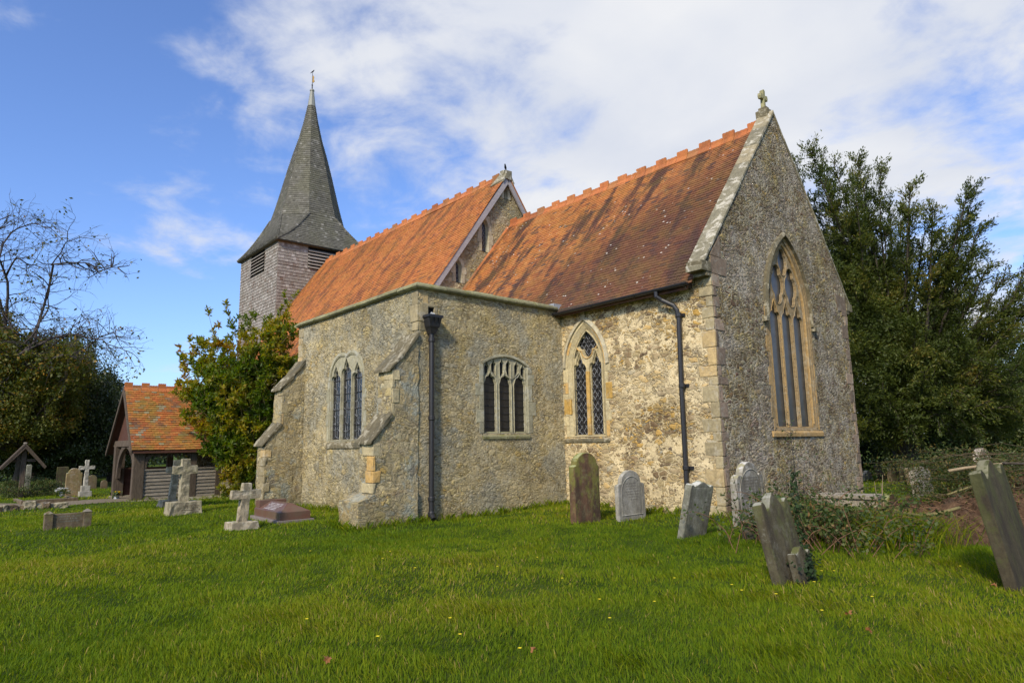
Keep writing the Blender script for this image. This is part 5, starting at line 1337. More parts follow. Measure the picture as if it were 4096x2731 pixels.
# roofed wooden cross
P = at_ground(*z1(140, 1205)); dep, k = kaxis(P, (0, 1, 0)); s_ = dep / FPX
t = thing('roofed_cross', (P[0], P[1], P[2]), 'dark wooden memorial cross under a steep little gabled roof', 'memorial')
H = (1205 - 828) / 1.742 * s_; hw = 157 / 1.742 * s_ / k; dr = 165 / 1.742 * s_
mb = MB(); mb.box((-.07, -.08, -.2), (.07, .08, H - .1)); mb.build('post', M['oak'], t, world=False, bevel=.01)
mb = MB(); mb.box((-.05, -.38, H - dr * .78), (.05, .38, H - dr * .66)); mb.build('arm', M['oak'], t, world=False, bevel=.01)
for q in (-1, 1):
    mb = MB(); mb.hexa([(-.30, q * hw, H - dr - .05), (.30, q * hw, H - dr - .05), (.30, 0, H - .07), (-.30, 0, H - .07)], [(-.30, q * hw * 1.02, H - dr + .02), (.30, q * hw * 1.02, H - dr + .02), (.30, 0, H), (-.30, 0, H)]); mb.build('roof_board', M['oak'], t, world=False)
    mb = MB(); mb.hexa([(.24, q * hw * .97, H - dr - .09), (.29, q * hw * .97, H - dr - .09), (.29, 0, H - .20), (.24, 0, H - .20)], [(.24, q * hw * .97, H - dr + -.02), (.29, q * hw * .97, H - dr - .02), (.29, 0, H - .08), (.24, 0, H - .08)]); mb.build('bargeboard', M['oak'], t, world=False)
mb = MB(); mb.tube([(-.32, 0, H + .01), (.32, 0, H + .01)], .035, 8); mb.build('ridge_roll', M['board'], t, world=False)

# ------------------------------------------------------------------ plants
def rand_dirs(n):
    d = RNG.normal(size=(n, 3)); return d / np.linalg.norm(d, axis=1, keepdims=True)
def leaves(name, C_, size, m, parent, aspect=.45, nrm=None, spread=.9, rnd=None, curl=.15, droop=0.0):
    """leaf-sized diamonds: 4-corner faces"""
    n = len(C_); C_ = np.asarray(C_, float); d = rand_dirs(n)
    if nrm is not None: d = d * spread + np.asarray(nrm); d /= np.linalg.norm(d, axis=1, keepdims=True)
    d[:, 2] -= droop; d /= np.linalg.norm(d, axis=1, keepdims=True)
    s_ = np.cross(d, rand_dirs(n)); s_ /= np.linalg.norm(s_, axis=1, keepdims=True) + 1e-9
    nn = np.cross(d, s_); L_ = size * RNG.uniform(.6, 1.25, (n, 1)); W_ = L_ * aspect * .5
    V = np.stack([C_, C_ + d * L_ * .5 + s_ * W_ - nn * L_ * curl * .3, C_ + d * L_ - nn * L_ * curl, C_ + d * L_ * .5 - s_ * W_ - nn * L_ * curl * .3], 1).reshape(-1, 3)
    q = np.arange(4 * n).reshape(n, 4)
    r = RNG.random(n) if rnd is None else rnd
    return raw(name, V, q, m, parent, rnd=np.repeat(r, 4))
def twigs(name, segs, m, parent, sides=4):
    """segs: list of (points, radii)"""
    V, F = [], []; k = 0
    for pts, rad in segs:
        pts = np.asarray(pts, float); n = len(pts)
        T = np.gradient(pts, axis=0); T /= np.linalg.norm(T, axis=1, keepdims=True) + 1e-9
        up_ = np.cross(T[0], (0.31, .2, .93)); up_ /= np.linalg.norm(up_) + 1e-9
        for i in range(n):
            up_ = up_ - T[i] * (up_ @ T[i]); up_ /= np.linalg.norm(up_) + 1e-9; b = np.cross(T[i], up_)
            for j in range(sides):
                a = 2 * math.pi * j / sides; V.append(pts[i] + (up_ * math.cos(a) + b * math.sin(a)) * rad[i])
        for i in range(n - 1):
            for j in range(sides): F.append((k + i * sides + j, k + i * sides + (j + 1) % sides, k + (i + 1) * sides + (j + 1) % sides, k + (i + 1) * sides + j))
        k += n * sides
    return raw(name, V, F, m, parent, smooth=True)
def limb(P, Q, r0, r1, n=7, wob=.08, arc=.0):
    P = np.array(P, float); Q = np.array(Q, float); L_ = np.linalg.norm(Q - P); pts = []; off = np.zeros(3)
    for i in range(n):
        t_ = i / (n - 1); off = off + RNG.normal(size=3) * wob * L_ / n
        p = P + (Q - P) * t_ + off * (1 - abs(2 * t_ - 1)) + np.array((0, 0, arc * L_ * math.sin(math.pi * t_))); pts.append(p)
    return np.array(pts), np.linspace(r0, r1, n)
def grow(segs, tips, P, d, L_, r, lev, maxlev, spread=.6, up=.1, kids=(3, 5), ratio=.62, wob=.25):
    d = np.array(d, float) / np.linalg.norm(d); n = 6 if lev < 2 else 4; pts = [np.array(P, float)]; dd = d.copy()
    for i in range(n):
        dd = dd + RNG.normal(size=3) * wob / n * 1.6 + np.array((0, 0, up / n)); dd /= np.linalg.norm(dd); pts.append(pts[-1] + dd * L_ / n)
    r1 = r * .55 if lev < maxlev else r * .3
    segs.append((pts, np.linspace(r, r1, n + 1)))
    tips.append((pts[-1], dd, lev))
    if lev >= maxlev: return
    for k in range(random.randint(*kids)):
        t_ = random.uniform(.35, 1.0) if k else 1.0; i = min(n, int(t_ * n)); b = pts[i]
        nd = dd + rand_dirs(1)[0] * spread * (1.2 if k else .5); nd /= np.linalg.norm(nd)
        grow(segs, tips, b, nd, L_ * ratio * random.uniform(.75, 1.2), max(.004, r * (1 - .45 * t_) * .62), lev + 1, maxlev, spread, up, kids, ratio, wob)
def crown_pts(c, rad, n, clumps, cs=.28, fill=.35):
    c = np.array(c, float); rad = np.array(rad, float)
    d = rand_dirs(clumps); rr_ = RNG.uniform(fill, 1.0, (clumps, 1)) ** .5; cc = d * rr_
    i = RNG.integers(0, clumps, n); p = cc[i] + RNG.normal(size=(n, 3)) * cs * RNG.uniform(.4, 1.2, (clumps, 1))[i]
    return c + p * rad, i
def tree(name, label, cat, base, leafmat, crowns, n, size, trunk_h=2.5, tr=.2, clumps=60, group=None, cs=.17, aspect=.55, barkm=None, fill=.3, limbs=14, **kw):
    bx_, by_ = base; z0 = float(gz(bx_, by_)); t = thing(name, (bx_, by_, z0), label, cat, group)
    segs = [limb((bx_, by_, z0 - .2), (bx_ + random.uniform(-.2, .2), by_, z0 + trunk_h), tr, tr * .7, 8, .1)]; top = segs[0][0][-1]
    P, rn = [], []
    tot = sum(np.prod(r_) ** (2 / 3) for c_, r_ in crowns)
    for c_, r_ in crowns:
        k = int(n * np.prod(r_) ** (2 / 3) / tot); p, i = crown_pts(c_, r_, k, clumps, cs, fill)
        p = p[p[:, 2] > z0 + .15]
        P.append(p)
        for q in range(limbs // len(crowns) + 1):
            e = np.array(c_) + rand_dirs(1)[0] * np.array(r_) * .85; segs.append(limb(top - np.array((0, 0, random.uniform(0, .8) * trunk_h * .4)), e, tr * .4, .012, 8, .12, .06))
            main_ = segs[-1][0]
            for w_ in range(3):
                pp = main_[random.randint(3, 6)]; segs.append(limb(pp, pp + rand_dirs(1)[0] * np.array(r_) * .4, .02, .006, 4, .1))
    P = np.concatenate(P)
    twigs('trunk', segs, barkm or M['bark'], t, 6)
    cl_ = np.array([mnoise.noise(Vector(p * .9)) for p in P[::1]]) if len(P) < 120000 else 0
    leaves('crown', P, size, leafmat, t, aspect, rnd=np.clip(RNG.random(len(P)) * .75 + cl_ * .45 + .12, 0, 1), **kw)
    return t
def W3(u, v, dep): return at_depth(u, v, dep)

# --- big yew behind the gable: limbs sweep up and outwards
yb = W3(3640, 1940, 21.0); yz = float(gz(yb[0], yb[1])); yew = thing('yew_tree', (yb[0], yb[1], yz), 'large dark yew tree with feathery upswept limbs behind the gable end', 'tree')
segs = []; LP = []; LD = []
targets = [(3180, 640, 20), (3240, 600, 19), (3330, 640, 20), (3255, 800, 21), (3420, 760, 19), (3430, 640, 21), (3520, 690, 20), (3560, 800, 21), (3480, 950, 22), (3640, 760, 19), (3600, 1000, 22),
           (3700, 920, 20), (3730, 830, 19), (3870, 770, 19), (3830, 900, 20), (3760, 1080, 21), (3920, 900, 19), (3905, 1000, 20), (3950, 1070, 19), (3800, 1230, 20), (4020, 1100, 18.5), (4000, 1200, 20), (4060, 1190, 19),
           (4110, 1240, 19), (4090, 1330, 18), (4150, 1400, 19), (3980, 1350, 20), (3880, 1400, 18), (4060, 1480, 18), (4200, 1550, 19), (3560, 1250, 20), (3660, 1300, 19), (3700, 1480, 18), (3820, 1560, 17.5), (3480, 1400, 19.5), (3450, 1150, 20),
           (3350, 1000, 21), (3330, 1250, 21), (3300, 1450, 22), (3560, 1600, 18.5), (3480, 1620, 19), (3960, 1600, 17.5), (3400, 700, 23), (3600, 850, 24), (3800, 1100, 24), (3950, 1300, 24), (3500, 1100, 25), (3700, 1350, 25), (3300, 900, 24), (3100, 900, 24), (3050, 1100, 24), (3200, 1200, 25), (3420, 1700, 19), (3640, 1700, 18.3), (3760, 1660, 18.2), (3520, 1760, 20), (3900, 1700, 19), (4050, 1680, 20),
           (4130, 1010, 19), (4180, 1130, 18.5), (4090, 1130, 19.5), (4050, 1300, 18.5), (4130, 1500, 18), (3990, 1250, 19), (3850, 1060, 20), (3900, 1180, 19.5), (3740, 1010, 20), (3960, 1480, 18), (4090, 1620, 18), (3850, 1300, 18.8), (3770, 1420, 18.5), (3400, 930, 20), (3560, 1060, 20.5), (3320, 830, 20), (3450, 720, 20), (3290, 660, 20.5), (3880, 820, 19.5), (3640, 850, 20), (3380, 880, 19.5), (3460, 820, 20), (3300, 730, 20), (3380, 1080, 20), (3540, 930, 20), (3620, 1120, 20), (3700, 1180, 20.5), (3780, 960, 20), (3420, 1320, 19.5), (3620, 1420, 19), (3520, 1500, 19)]
for (u, v, dp_) in targets:
    Q = W3(u, v, dp_); P = np.array((yb[0], yb[1], yz + random.uniform(1.0, 3.0)))
    pts, rad = limb(P, Q, .10, .012, 12, .10, -.06); segs.append((pts, rad))
    L_ = np.linalg.norm(Q - P); main = (Q - P) / L_
    for k in range(int(L_ * 8.5)):
        t_ = 1 - random.random() ** 1.15 * .72; i = min(11, int(t_ * 11)); b = pts[i] + (pts[min(11, i + 1)] - pts[i]) * random.random()
        sd = rand_dirs(1)[0]; sd = sd - main * (sd @ main); sd /= np.linalg.norm(sd); dd = main * random.uniform(.8, 1.5) + sd * .75 + np.array((0, 0, -.05 - .25 * (t_ < .6))); dd /= np.linalg.norm(dd)
        l2 = random.uniform(.35, 1.15) * (1.2 - t_ * .65); e = b + dd * l2 + np.array((0, 0, -.12 * l2)); segs.append(([b, (b + e) / 2 + np.array((0, 0, .03)), e], [.012, .008, .004]))
        m_ = int(l2 * 110)
        f = RNG.random(m_) ** .8; LP.append(b + (e - b) * f[:, None] + RNG.normal(size=(m_, 3)) * .05); LD.append(np.repeat(dd[None], m_, 0))
    m_ = 170; f = RNG.uniform(.5, 1.0, m_); ip = np.stack([np.interp(f * 11, range(12), pts[:, a]) for a in range(3)], -1); LP.append(ip + RNG.normal(size=(m_, 3)) * .06); LD.append(np.repeat(main[None], m_, 0))
segs.append(limb((yb[0], yb[1], yz - .2), (yb[0], yb[1], yz + 3.2), .45, .3, 8, .05))
for k in range(5): segs.append(limb((yb[0] + random.uniform(-.3, .3), yb[1] + random.uniform(-.3, .3), yz - .1), (yb[0] + random.uniform(-.9, .9), yb[1] + random.uniform(-.9, .9), yz + 3.6), .2, .1, 8, .08))
twigs('trunk', segs, M['bark'], yew, 4)
for (u, v, ru, rv, n_) in ((3300, 1150, 150, 220, 8000), (3450, 1380, 190, 230, 13000), (3650, 1480, 180, 180, 10000), (3850, 1560, 170, 150, 8000), (4020, 1600, 140, 130, 7000), (3560, 1640, 260, 130, 9000)):
    k_ = 19.6 / FPX; p_, i_ = crown_pts(W3(u, v, 19.8), (ru * k_, ru * k_ * .8, rv * k_), n_, 120, .10, .15); LP.append(p_); LD.append(np.tile((.35, .1, .1), (len(p_), 1)) + rand_dirs(120)[i_ % 120] * .7)
LP = np.concatenate(LP); LD = np.concatenate(LD); cl_ = np.array([mnoise.noise(Vector(p * .8)) for p in LP])
leaves('crown', LP, .10, M['yew'], yew, .32, nrm=LD, spread=.75, rnd=np.clip(RNG.random(len(LP)) * .6 + cl_ * .6 + .2, 0, 1))

# --- small broad-leaved tree by the chapel
mbz = at_ground(1040, 1985); mt = thing('broadleaf_tree', (mbz[0], mbz[1], mbz[2]), 'small tree with glossy green and yellowing broad leaves against the chapel buttress', 'tree')
dpt = depth(mbz)
segs, tips = [], []
for (u, v, dd_) in [(760, 1440, -.3), (740, 1500, .2), (820, 1370, .3), (850, 1320, -.4), (930, 1290, 0), (1000, 1300, .5), (1060, 1270, .1), (1120, 1235, .3), (1150, 1250, -.2), (1170, 1330, .4), (780, 1620, -.3), (800, 1700, .3), (830, 1780, -.4), (900, 1850, -.2), (960, 1780, -.6), (870, 1560, -.7), (960, 1480, -.8), (1040, 1560, -.8), (1080, 1440, -.6), (1120, 1380, -.5), (1040, 1700, -.7), (920, 1650, -.9), (880, 1440, .6), (990, 1400, .8), (1150, 1480, .2), (740, 1470, 0), (900, 1380, .9), (960, 1900, -.3), (900, 1960, 0), (1090, 1650, -.5), (820, 1500, 0.1), (1010, 1850, -.5), (1130, 1560, -.1), (860, 1700, .1), (790, 1540, 0), (1080, 1330, -.2), (1020, 1340, -.3), (950, 1560, .2), (730, 1560, .1), (760, 1580, -.2), (745, 1640, .2), (770, 1680, 0), (800, 1450, -.2), (790, 1400, .1), (850, 1620, 0), (840, 1480, -.5), (880, 1760, -.4), (860, 1820, .1), (930, 1400, -.5), (1000, 1480, .4), (1060, 1620, -.7), (1140, 1450, -.4), (1160, 1500, -.3), (980, 1620, -.8), (1000, 1750, -.7), (930, 1900, .2)]:
    Q = W3(u, v, dpt + dd_ * 1.1); P = mbz + np.array((random.uniform(-.15, .15), random.uniform(-.15, .15), random.uniform(.0, .5)))
    mid = P + (Q - P) * .5 + np.array((0, 0, -.1)); pts, rad = limb(P, Q, .032, .007, 10, .08, .05); segs.append((pts, rad)); tips.append((Q, (Q - P) / np.linalg.norm(Q - P), 0))
    main = (Q - P) / np.linalg.norm(Q - P)
    for k in range(24):
        i = random.randint(3, 9); b = pts[i]; sd = rand_dirs(1)[0]; e = b + (main * .5 + sd + np.array((0, 0, .35))) * random.uniform(.15, .55); segs.append(([b, (b + e) / 2, e], [.008, .006, .004])); tips.append((e, (e - b) / (np.linalg.norm(e - b) + 1e-6), 1))
twigs('trunk', segs, M['barkG'], mt, 5)
for (u, v, ru, rv, n_) in ((930, 1560, 150, 190, 330), (1050, 1430, 95, 150, 200), (840, 1520, 90, 120, 130), (960, 1780, 100, 110, 130), (1100, 1330, 55, 70, 60)):
    c_, r_ = crown_at(u, v, dpt - .1, ru, rv) if 0 else (W3(u, v, dpt - .1), (ru * dpt / FPX, ru * dpt / FPX, rv * dpt / FPX))
    for e in np.array(c_) + rand_dirs(n_) * np.array(r_) * RNG.uniform(.35, 1.0, (n_, 1)): tips.append((e, rand_dirs(1)[0] * .8 + np.array((0, 0, .5)), 2)); segs.append(([e, e - np.array((0, 0, .2)) + rand_dirs(1)[0] * .08], [.004, .006]))
twigs('twigs', segs[-850:], M['barkG'], mt, 3)
LP, LD, RN = [], [], []
for e, dd, lv in tips:
    k = random.randint(22, 34) if lv < 2 else random.randint(12, 20); hue = mnoise.noise(Vector(e * .9)) * .9 + .50
    back = RNG.uniform(0, .26, k)[:, None]; LP.append(e - dd * back + RNG.normal(size=(k, 3)) * .02); o_ = rand_dirs(k) * .9; LD.append(o_ + dd * .6 + np.array((0, 0, .1))); RN.append(np.clip(hue + RNG.normal(size=k) * .16, 0, 1))
leaves('crown', np.concatenate(LP), .155, M['magn'], mt, .40, nrm=np.concatenate(LD), spread=.05, rnd=np.concatenate(RN), curl=.3)

# --- left: bare fruit tree, dark evergreens, hedge
bb = W3(-150, 1930, 15.5); bz = float(gz(bb[0], bb[1])); bt = thing('bare_tree', (bb[0], bb[1], bz), 'nearly leafless old tree with crooked twiggy branches at the left edge', 'tree')
segs, tips = [], []
segs.append(limb((bb[0], bb[1], bz - .2), W3(-60, 1600, 15.5), .2, .14, 8, .1))
for (pl, r0) in (([(-60, 1600), (40, 1500), (75, 1420), (130, 1370), (150, 1190 + 100), (215, 1060), (310, 1045), (400, 1085), (465, 1072)], .075), ([(60, 1420), (150, 1310), (190, 1230), (200, 1120)], .04), ([(-60, 1560), (20, 1300), (30, 1130), (-10, 1000), (-10, 880)], .06),
                 ([(20, 1280), (-30, 1080), (40, 930), (130, 890), (195, 915)], .035), ([(75, 1420), (200, 1350), (300, 1340), (400, 1360), (500, 1400)], .05), ([(-60, 1600), (100, 1450), (200, 1400), (280, 1330), (330, 1260)], .045), ([(100, 1460), (250, 1420), (330, 1400), (430, 1330), (490, 1345)], .04), ([(30, 1100), (60, 1030), (130, 1060), (180, 1080)], .03), ([(0, 1000), (-60, 950), (-40, 900)], .03), ([(215, 1060), (260, 980), (275, 930)], .02), ([(130, 1370), (60, 1330), (20, 1260)], .03)):
    n = len(pl); P3 = [W3(u, v, 15.5 + .35 * math.sin(i * 1.7 + r0 * 90)) for i, (u, v) in enumerate(pl)]
    ts = np.linspace(0, n - 1, (n - 1) * 3 + 1); pts = np.stack([np.interp(ts, range(n), [p[a] for p in P3]) for a in range(3)], -1) + RNG.normal(size=(len(ts), 3)) * .02
    segs.append((pts, np.linspace(r0 * .75, .008, len(pts))))
    for i in range(2, len(pts)):
        for k in range(random.randint(2, 3)):
            d = (pts[i] - pts[i - 1]) / (np.linalg.norm(pts[i] - pts[i - 1]) + 1e-6) * .6 + rand_dirs(1)[0] + np.array((0, 0, .1))
            grow(segs, tips, pts[i], d, random.uniform(.3, .58), max(.007, r0 * .2), 1, 3, .8, .02, (2, 3), .66, .5)
twigs('trunk', segs, M['twig'], bt, 4)
tp = np.array([t_[0] for t_ in tips]); keep = RNG.random(len(tp)) < np.clip((2.3 - (tp[:, 2] - 2.0)) * .42, .12, .95)
LP = np.repeat(tp[keep], 2, 0) + RNG.normal(size=(keep.sum() * 2, 3)) * .05
for (u, v, ru, rv, n_) in ((20, 1420, 150, 110, 5200), (140, 1480, 130, 80, 3600), (-40, 1300, 90, 90, 1500), (250, 1450, 90, 50, 900)):
    p_, i_ = crown_pts(W3(u, v, 15.6), (ru * 15.6 / FPX * 1.2, ru * 15.6 / FPX, rv * 15.6 / FPX), n_, 70, .16, .2); LP = np.concatenate([LP, p_])
leaves('leaves', LP, .085, M['autumn'], bt, .55, rnd=RNG.random(len(LP)), droop=.3)

def crown_at(u, v, dep, ru, rv, rd=None):
    k = dep / FPX; return (W3(u, v, dep), ((rd or ru) * k, ru * k, rv * k))
def tree_at(name, label, u, v, dep, mat_, crowns, n, size, group=None, **kw):
    b = W3(u, v, dep); return tree(name, label, 'tree', (b[0], b[1]), mat_, [crown_at(*c_) for c_ in crowns], n, size, group=group, **kw)
tree_at('holly_tree', 'dense dark holly tree rising behind the porch and the white cross', 330, 1900, 33, M['holly'], [(270, 1560, 33, 180, 240), (390, 1650, 32.5, 110, 180), (150, 1640, 34, 200, 240), (300, 1800, 33, 230, 110), (90, 1800, 33, 190, 110), (450, 1740, 33, 90, 130)], 130000, .12, trunk_h=2.0, tr=.22, clumps=190, cs=.12, fill=.2, limbs=50)
tree_at('autumn_tree', 'tree with browning leaves low at the left edge beneath the bare branches', 60, 1920, 30, M['autumn'], [(60, 1540, 30, 200, 190), (260, 1480, 29.5, 120, 120), (-60, 1430, 30, 150, 180), (20, 1720, 30, 190, 110), (190, 1640, 30, 130, 130)], 90000, .12, trunk_h=2.2, tr=.2, clumps=150, cs=.13, fill=.25, limbs=50)
tree_at('conifer_tree', 'dark conifer peeking over the porch ridge left end', 440, 1900, 37, M['holly'], [(440, 1600, 37, 60, 110), (450, 1720, 37, 110, 130)], 14000, .16, trunk_h=2.5, clumps=60, cs=.16)
tree_at('dark_tree', 'shadowy evergreen farther back beyond the roofed cross', 130, 1880, 40, M['holly'], [(120, 1600, 40, 230, 230), (-120, 1560, 40, 220, 260), (300, 1720, 40, 200, 130), (500, 1790, 42, 160, 90), (-100, 1780, 40, 200, 110)], 50000, .2, trunk_h=2.5, tr=.25, clumps=140, cs=.15, fill=.15)
tree_at('yellowing_tree', 'yellow green tree glimpsed through the yew limbs', 3700, 1900, 30, M['yellow'], [(3650, 1400, 30, 160, 170), (3560, 1330, 30, 90, 110), (3500, 1550, 30, 120, 150)], 14000, .16, trunk_h=3, clumps=60, cs=.18)
tree_at('shrubby_tree', 'soft grey green tree at the far right beyond the brushwood', 4080, 1900, 26, M['hedge'], [(4080, 1520, 26, 150, 170), (4000, 1660, 26, 150, 140), (4200, 1450, 26, 150, 200), (4180, 1700, 25, 150, 150)], 26000, .12, trunk_h=2, clumps=100, cs=.15)
def hedge(label, pts, h, w_, n, m, size=.13, name='hedge'):
    p0 = pts[0]; t = thing(name, (p0[0], p0[1], float(gz(*p0))), label, 'hedge'); P = []
    L_ = [math.dist(a, b) for a, b in zip(pts[:-1], pts[1:])]; tot = sum(L_)
    segs = []
    for (a, b), l_ in zip(zip(pts[:-1], pts[1:]), L_):
        k = int(n * l_ / tot); s_ = RNG.random(k); a_ = np.array(a); b_ = np.array(b); u = (b_ - a_) / l_; nn = np.array((-u[1], u[0]))
        lat = RNG.uniform(-1, 1, k); zt = RNG.random(k) ** .7
        hh = h * (1 + .16 * np.sin(s_ * l_ * 1.1 + 1) + .10 * np.sin(s_ * l_ * 2.7) + .05 * np.sin(s_ * l_ * 6.1)); wd = w_ * (.62 + .25 * np.sin(zt * 2.6) + .12 * np.sin(s_ * l_ * 3.3 + zt * 5))
        lat = np.sign(lat) * np.abs(lat) ** .45
        xy = a_ + (b_ - a_) * s_[:, None] + nn * (lat * wd)[:, None]
        z = gz(xy[:, 0], xy[:, 1]) + zt * hh
        P.append(np.column_stack([xy, z]) + RNG.normal(size=(k, 3)) * .08)
        for q in range(int(l_ * 2)):
            x, y = a_ + (b_ - a_) * random.random(); z0 = float(gz(x, y)); segs.append(limb((x, y, z0 - .1), (x + random.uniform(-.4, .4), y + random.uniform(-.4, .4), z0 + h * .8), .04, .01, 5, .1))
    twigs('stems', segs, M['bark'], t, 4); P = np.concatenate(P); cl_ = np.array([mnoise.noise(Vector(p * .7)) for p in P])
    leaves('foliage', P, size, m, t, .6, rnd=np.clip(RNG.random(len(P)) * .6 + cl_ * .6 + .2, 0, 1)); return t
g2_ = lambda u, v, dep: tuple(W3(u, v, dep)[:2])
hedge('tall mixed hedge closing the churchyard behind the far right gravestones', [g2_(3000, 1900, 27), g2_(3350, 1900, 25.5), g2_(3750, 1900, 24.5), g2_(4150, 1900, 23.5), g2_(4700, 1900, 21)], 2.6, .9, 46000, M['hedge'], .13)
hedge('dark hedge along the far left side under the trees', [g2_(-500, 1900, 36), g2_(0, 1900, 40), g2_(350, 1900, 43), g2_(560, 1900, 47)], 2.4, 1.0, 36000, M['holly'], .15)
# far woods ring the churchyard
def wood_belt(name, label, a0, a1, rad, h, n, m, size):
    th = RNG.uniform(R(a0), R(a1), n); rr_ = rad + RNG.normal(size=n) * 3; top = h * (1 + .25 * np.sin(th * 13) + .18 * np.sin(th * 29 + 1) + .12 * np.sin(th * 61))
    z = RNG.random(n) ** .8 * top; x = -6 + rr_ * np.cos(th); y = rr_ * np.sin(th)
    o = leaves(name, np.column_stack([x, y, z - .3]), size, m, None, .7, rnd=RNG.random(n)); tag(o, label, 'wood', kind='stuff'); return o
wood_belt('far_wood', 'distant belt of trees closing the view all round the churchyard', 0, 360, 75, 4.6, 60000, M['hedge'], .8)

# --- low shrub by the roofed cross
P = W3(115, 1965, depth(at_ground(*z1(200, 1195)))); P = at_ground(*z1(200, 1200)); t = thing('low_shrub', (P[0], P[1], P[2]), 'low feathery green shrub around the roofed wooden cross', 'shrub')
p, i = crown_pts((P[0] - .4, P[1], P[2] + .25), (.7, 1.15, .42), 9000, 60, .18); p = p[p[:, 2] > P[2]]
leaves('foliage', p, .07, M['bram'], t, .3, nrm=np.tile((0, 0, 1.), (len(p), 1)), spread=.9)
twigs('stems', [limb((P[0] - .4, P[1], P[2]), p[random.randrange(len(p))], .012, .003, 4, .1) for _ in range(50)], M['bark'], t, 4)
# --- flowers
def bouquet(loc, label, m, n=22, r=.16, hh=.22, vase=True):
    t = thing('flowers', loc, label, 'flowers'); C_ = np.array(loc)
    for k in range(n):
        d = rand_dirs(1)[0]; c_ = C_ + np.array((d[0] * r, d[1] * r, hh + abs(d[2]) * r * .6)); mb = MB(); vs = [c_ + rand_dirs(1)[0] * .0]
        for q in range(9):
            a = q / 9 * 6.283; vs.append(c_ + np.array((math.cos(a) * .04, math.sin(a) * .04, .012 * (q % 2))))
        mb.add(vs + [c_ - np.array((0, 0, .03))], [(0, 1 + q, 1 + (q + 1) % 9) for q in range(9)] + [(10, 1 + (q + 1) % 9, 1 + q) for q in range(9)]); mb.build('bloom', m, t)
    p = C_ + RNG.normal(size=(160, 3)) * np.array((r * .6, r * .6, .04)) + np.array((0, 0, hh * .75)); leaves('leaves', p, .1, M['bram'], t, .4)
    if vase:
        mb = MB(); mb.tube([C_ + np.array((0, 0, z)) for z in (-.02, .02, .08, .14)], [.07, .09, .08, .10], 10); mb.build('vase', M['lead'], t)
    return t
P = at_ground(*z1(430, 1215)); bouquet((P[0], P[1], P[2] + .14), 'bunch of white flowers in a vase on the grave kerb', M['white'], 26, .22, .16)
P = at_ground(*z1(812, 1212)); bouquet((P[0], P[1], P[2]), 'little bunch of yellow flowers at the porch post', M['butter'], 10, .1, .22)
P = at_ground(*zz(660, 1262)); bouquet((P[0], P[1], P[2]), 'yellow blooms between the two granite crosses', M['yellow'], 14, .16, .14, False)

# --- brambles, sapling
bc = at_ground(*z6(900, 985)); t = thing('bramble_bush', (bc[0], bc[1], bc[2]), 'tangled bramble bush of reddish stems behind the leaning green gravestone', 'bush')
segs, LP = [], []
cB = bc + np.array((-.35, .55, 0))
for k in range(230):
    b = cB + np.array((random.gauss(0, .48), random.gauss(0, .62), 0)); b[2] = float(gz(b[0], b[1])); a = random.uniform(0, 6.283); L_ = random.uniform(.4, 1.25); hh = random.uniform(.3, .8)
    e = b + np.array((math.cos(a) * L_ * .6, math.sin(a) * L_ * .6, hh * random.uniform(.3, 1.0))); pts, rad = limb(b, e, .006, .0025, 8, .12, .22); segs.append((pts, rad))
    for i in range(2, 8):
        for q in range(random.randint(3, 11) if k % 3 else 1): LP.append(pts[i] + RNG.normal(size=3) * .045)
twigs('stems', segs, bark('bramble_stem', (.10, .05, .03), (.24, .14, .08)), t, 4)
LP = np.array(LP); leaves('leaves', LP, .058, M['bram'], t, .6, rnd=RNG.random(len(LP)) ** 1.1)
P = at_ground(*z6(585, 640)); P = np.array((1.9, -1.3, float(gz(1.9, -1.3)))); t = thing('thin_sapling', tuple(P), 'tall thin thorny sapling before the east window', 'sapling')
segs, tips, LP = [], [], []
top = W3(3158, 1700, depth(P)); b = W3(3196, 2040, depth(P)); b[2] = P[2]
pts, rad = limb(b, top, .012, .003, 14, .03); segs.append((pts, rad))
for i in range(3, 14):
    for k in range(3):
        e = pts[i] + rand_dirs(1)[0] * np.array((.3, .3, .12)) * random.uniform(.4, 1.1) * (1.3 - i / 16) + np.array((0, 0, .05)); segs.append(([pts[i], e], [.004, .002])); LP += [pts[i] + (e - pts[i]) * random.random() + RNG.normal(size=3) * .02 for _ in range(5)]
for k in range(22):
    bq = b + np.array((random.gauss(0, .3), random.gauss(.2, .45), 0)); e = bq + np.array((random.gauss(0, .2), random.gauss(0, .2), random.uniform(.5, 1.25))); s_ = limb(bq, e, .005, .002, 6, .08); segs.append(s_)
    for i in range(2, 6): LP += [s_[0][i] + RNG.normal(size=3) * .06 for _ in range(5)]
twigs('stems', segs, M['twig'], t, 4); leaves('leaves', np.array(LP), .038, M['bram'], t, .55)
# tall grass tuft right of the brambles
def tuft(label, c_, rx, ry, n, hh, m=None, name='long_grass'):
    t = thing(name, tuple(c_), label, 'grass'); b = c_ + RNG.normal(size=(n, 3)) * np.array((rx, ry, 0)); b[:, 2] = gz(b[:, 0], b[:, 1])
    d = rand_dirs(n) * .55; d[:, 2] = 1; L_ = hh * RNG.uniform(.5, 1.1, (n, 1)); s_ = np.cross(d, rand_dirs(n)); s_ /= np.linalg.norm(s_, axis=1, keepdims=True); w_ = .0045
    md = b + d * L_ * .55; e = b + d * L_ * .85 + d * np.array((1, 1, 0)) * L_ * .5
    V = np.stack([b - s_ * w_, b + s_ * w_, md + s_ * w_ * .8, md - s_ * w_ * .8, e + s_ * .0008, e - s_ * .0008], 1).reshape(-1, 3); k = np.arange(n)[:, None] * 6
    q = np.concatenate([k + np.array([0, 1, 2, 3]), k + np.array([3, 2, 4, 5])]); raw('blades', V, q, m or M['grass'], t, rnd=np.repeat(RNG.random(n) * .9, 6)); return t
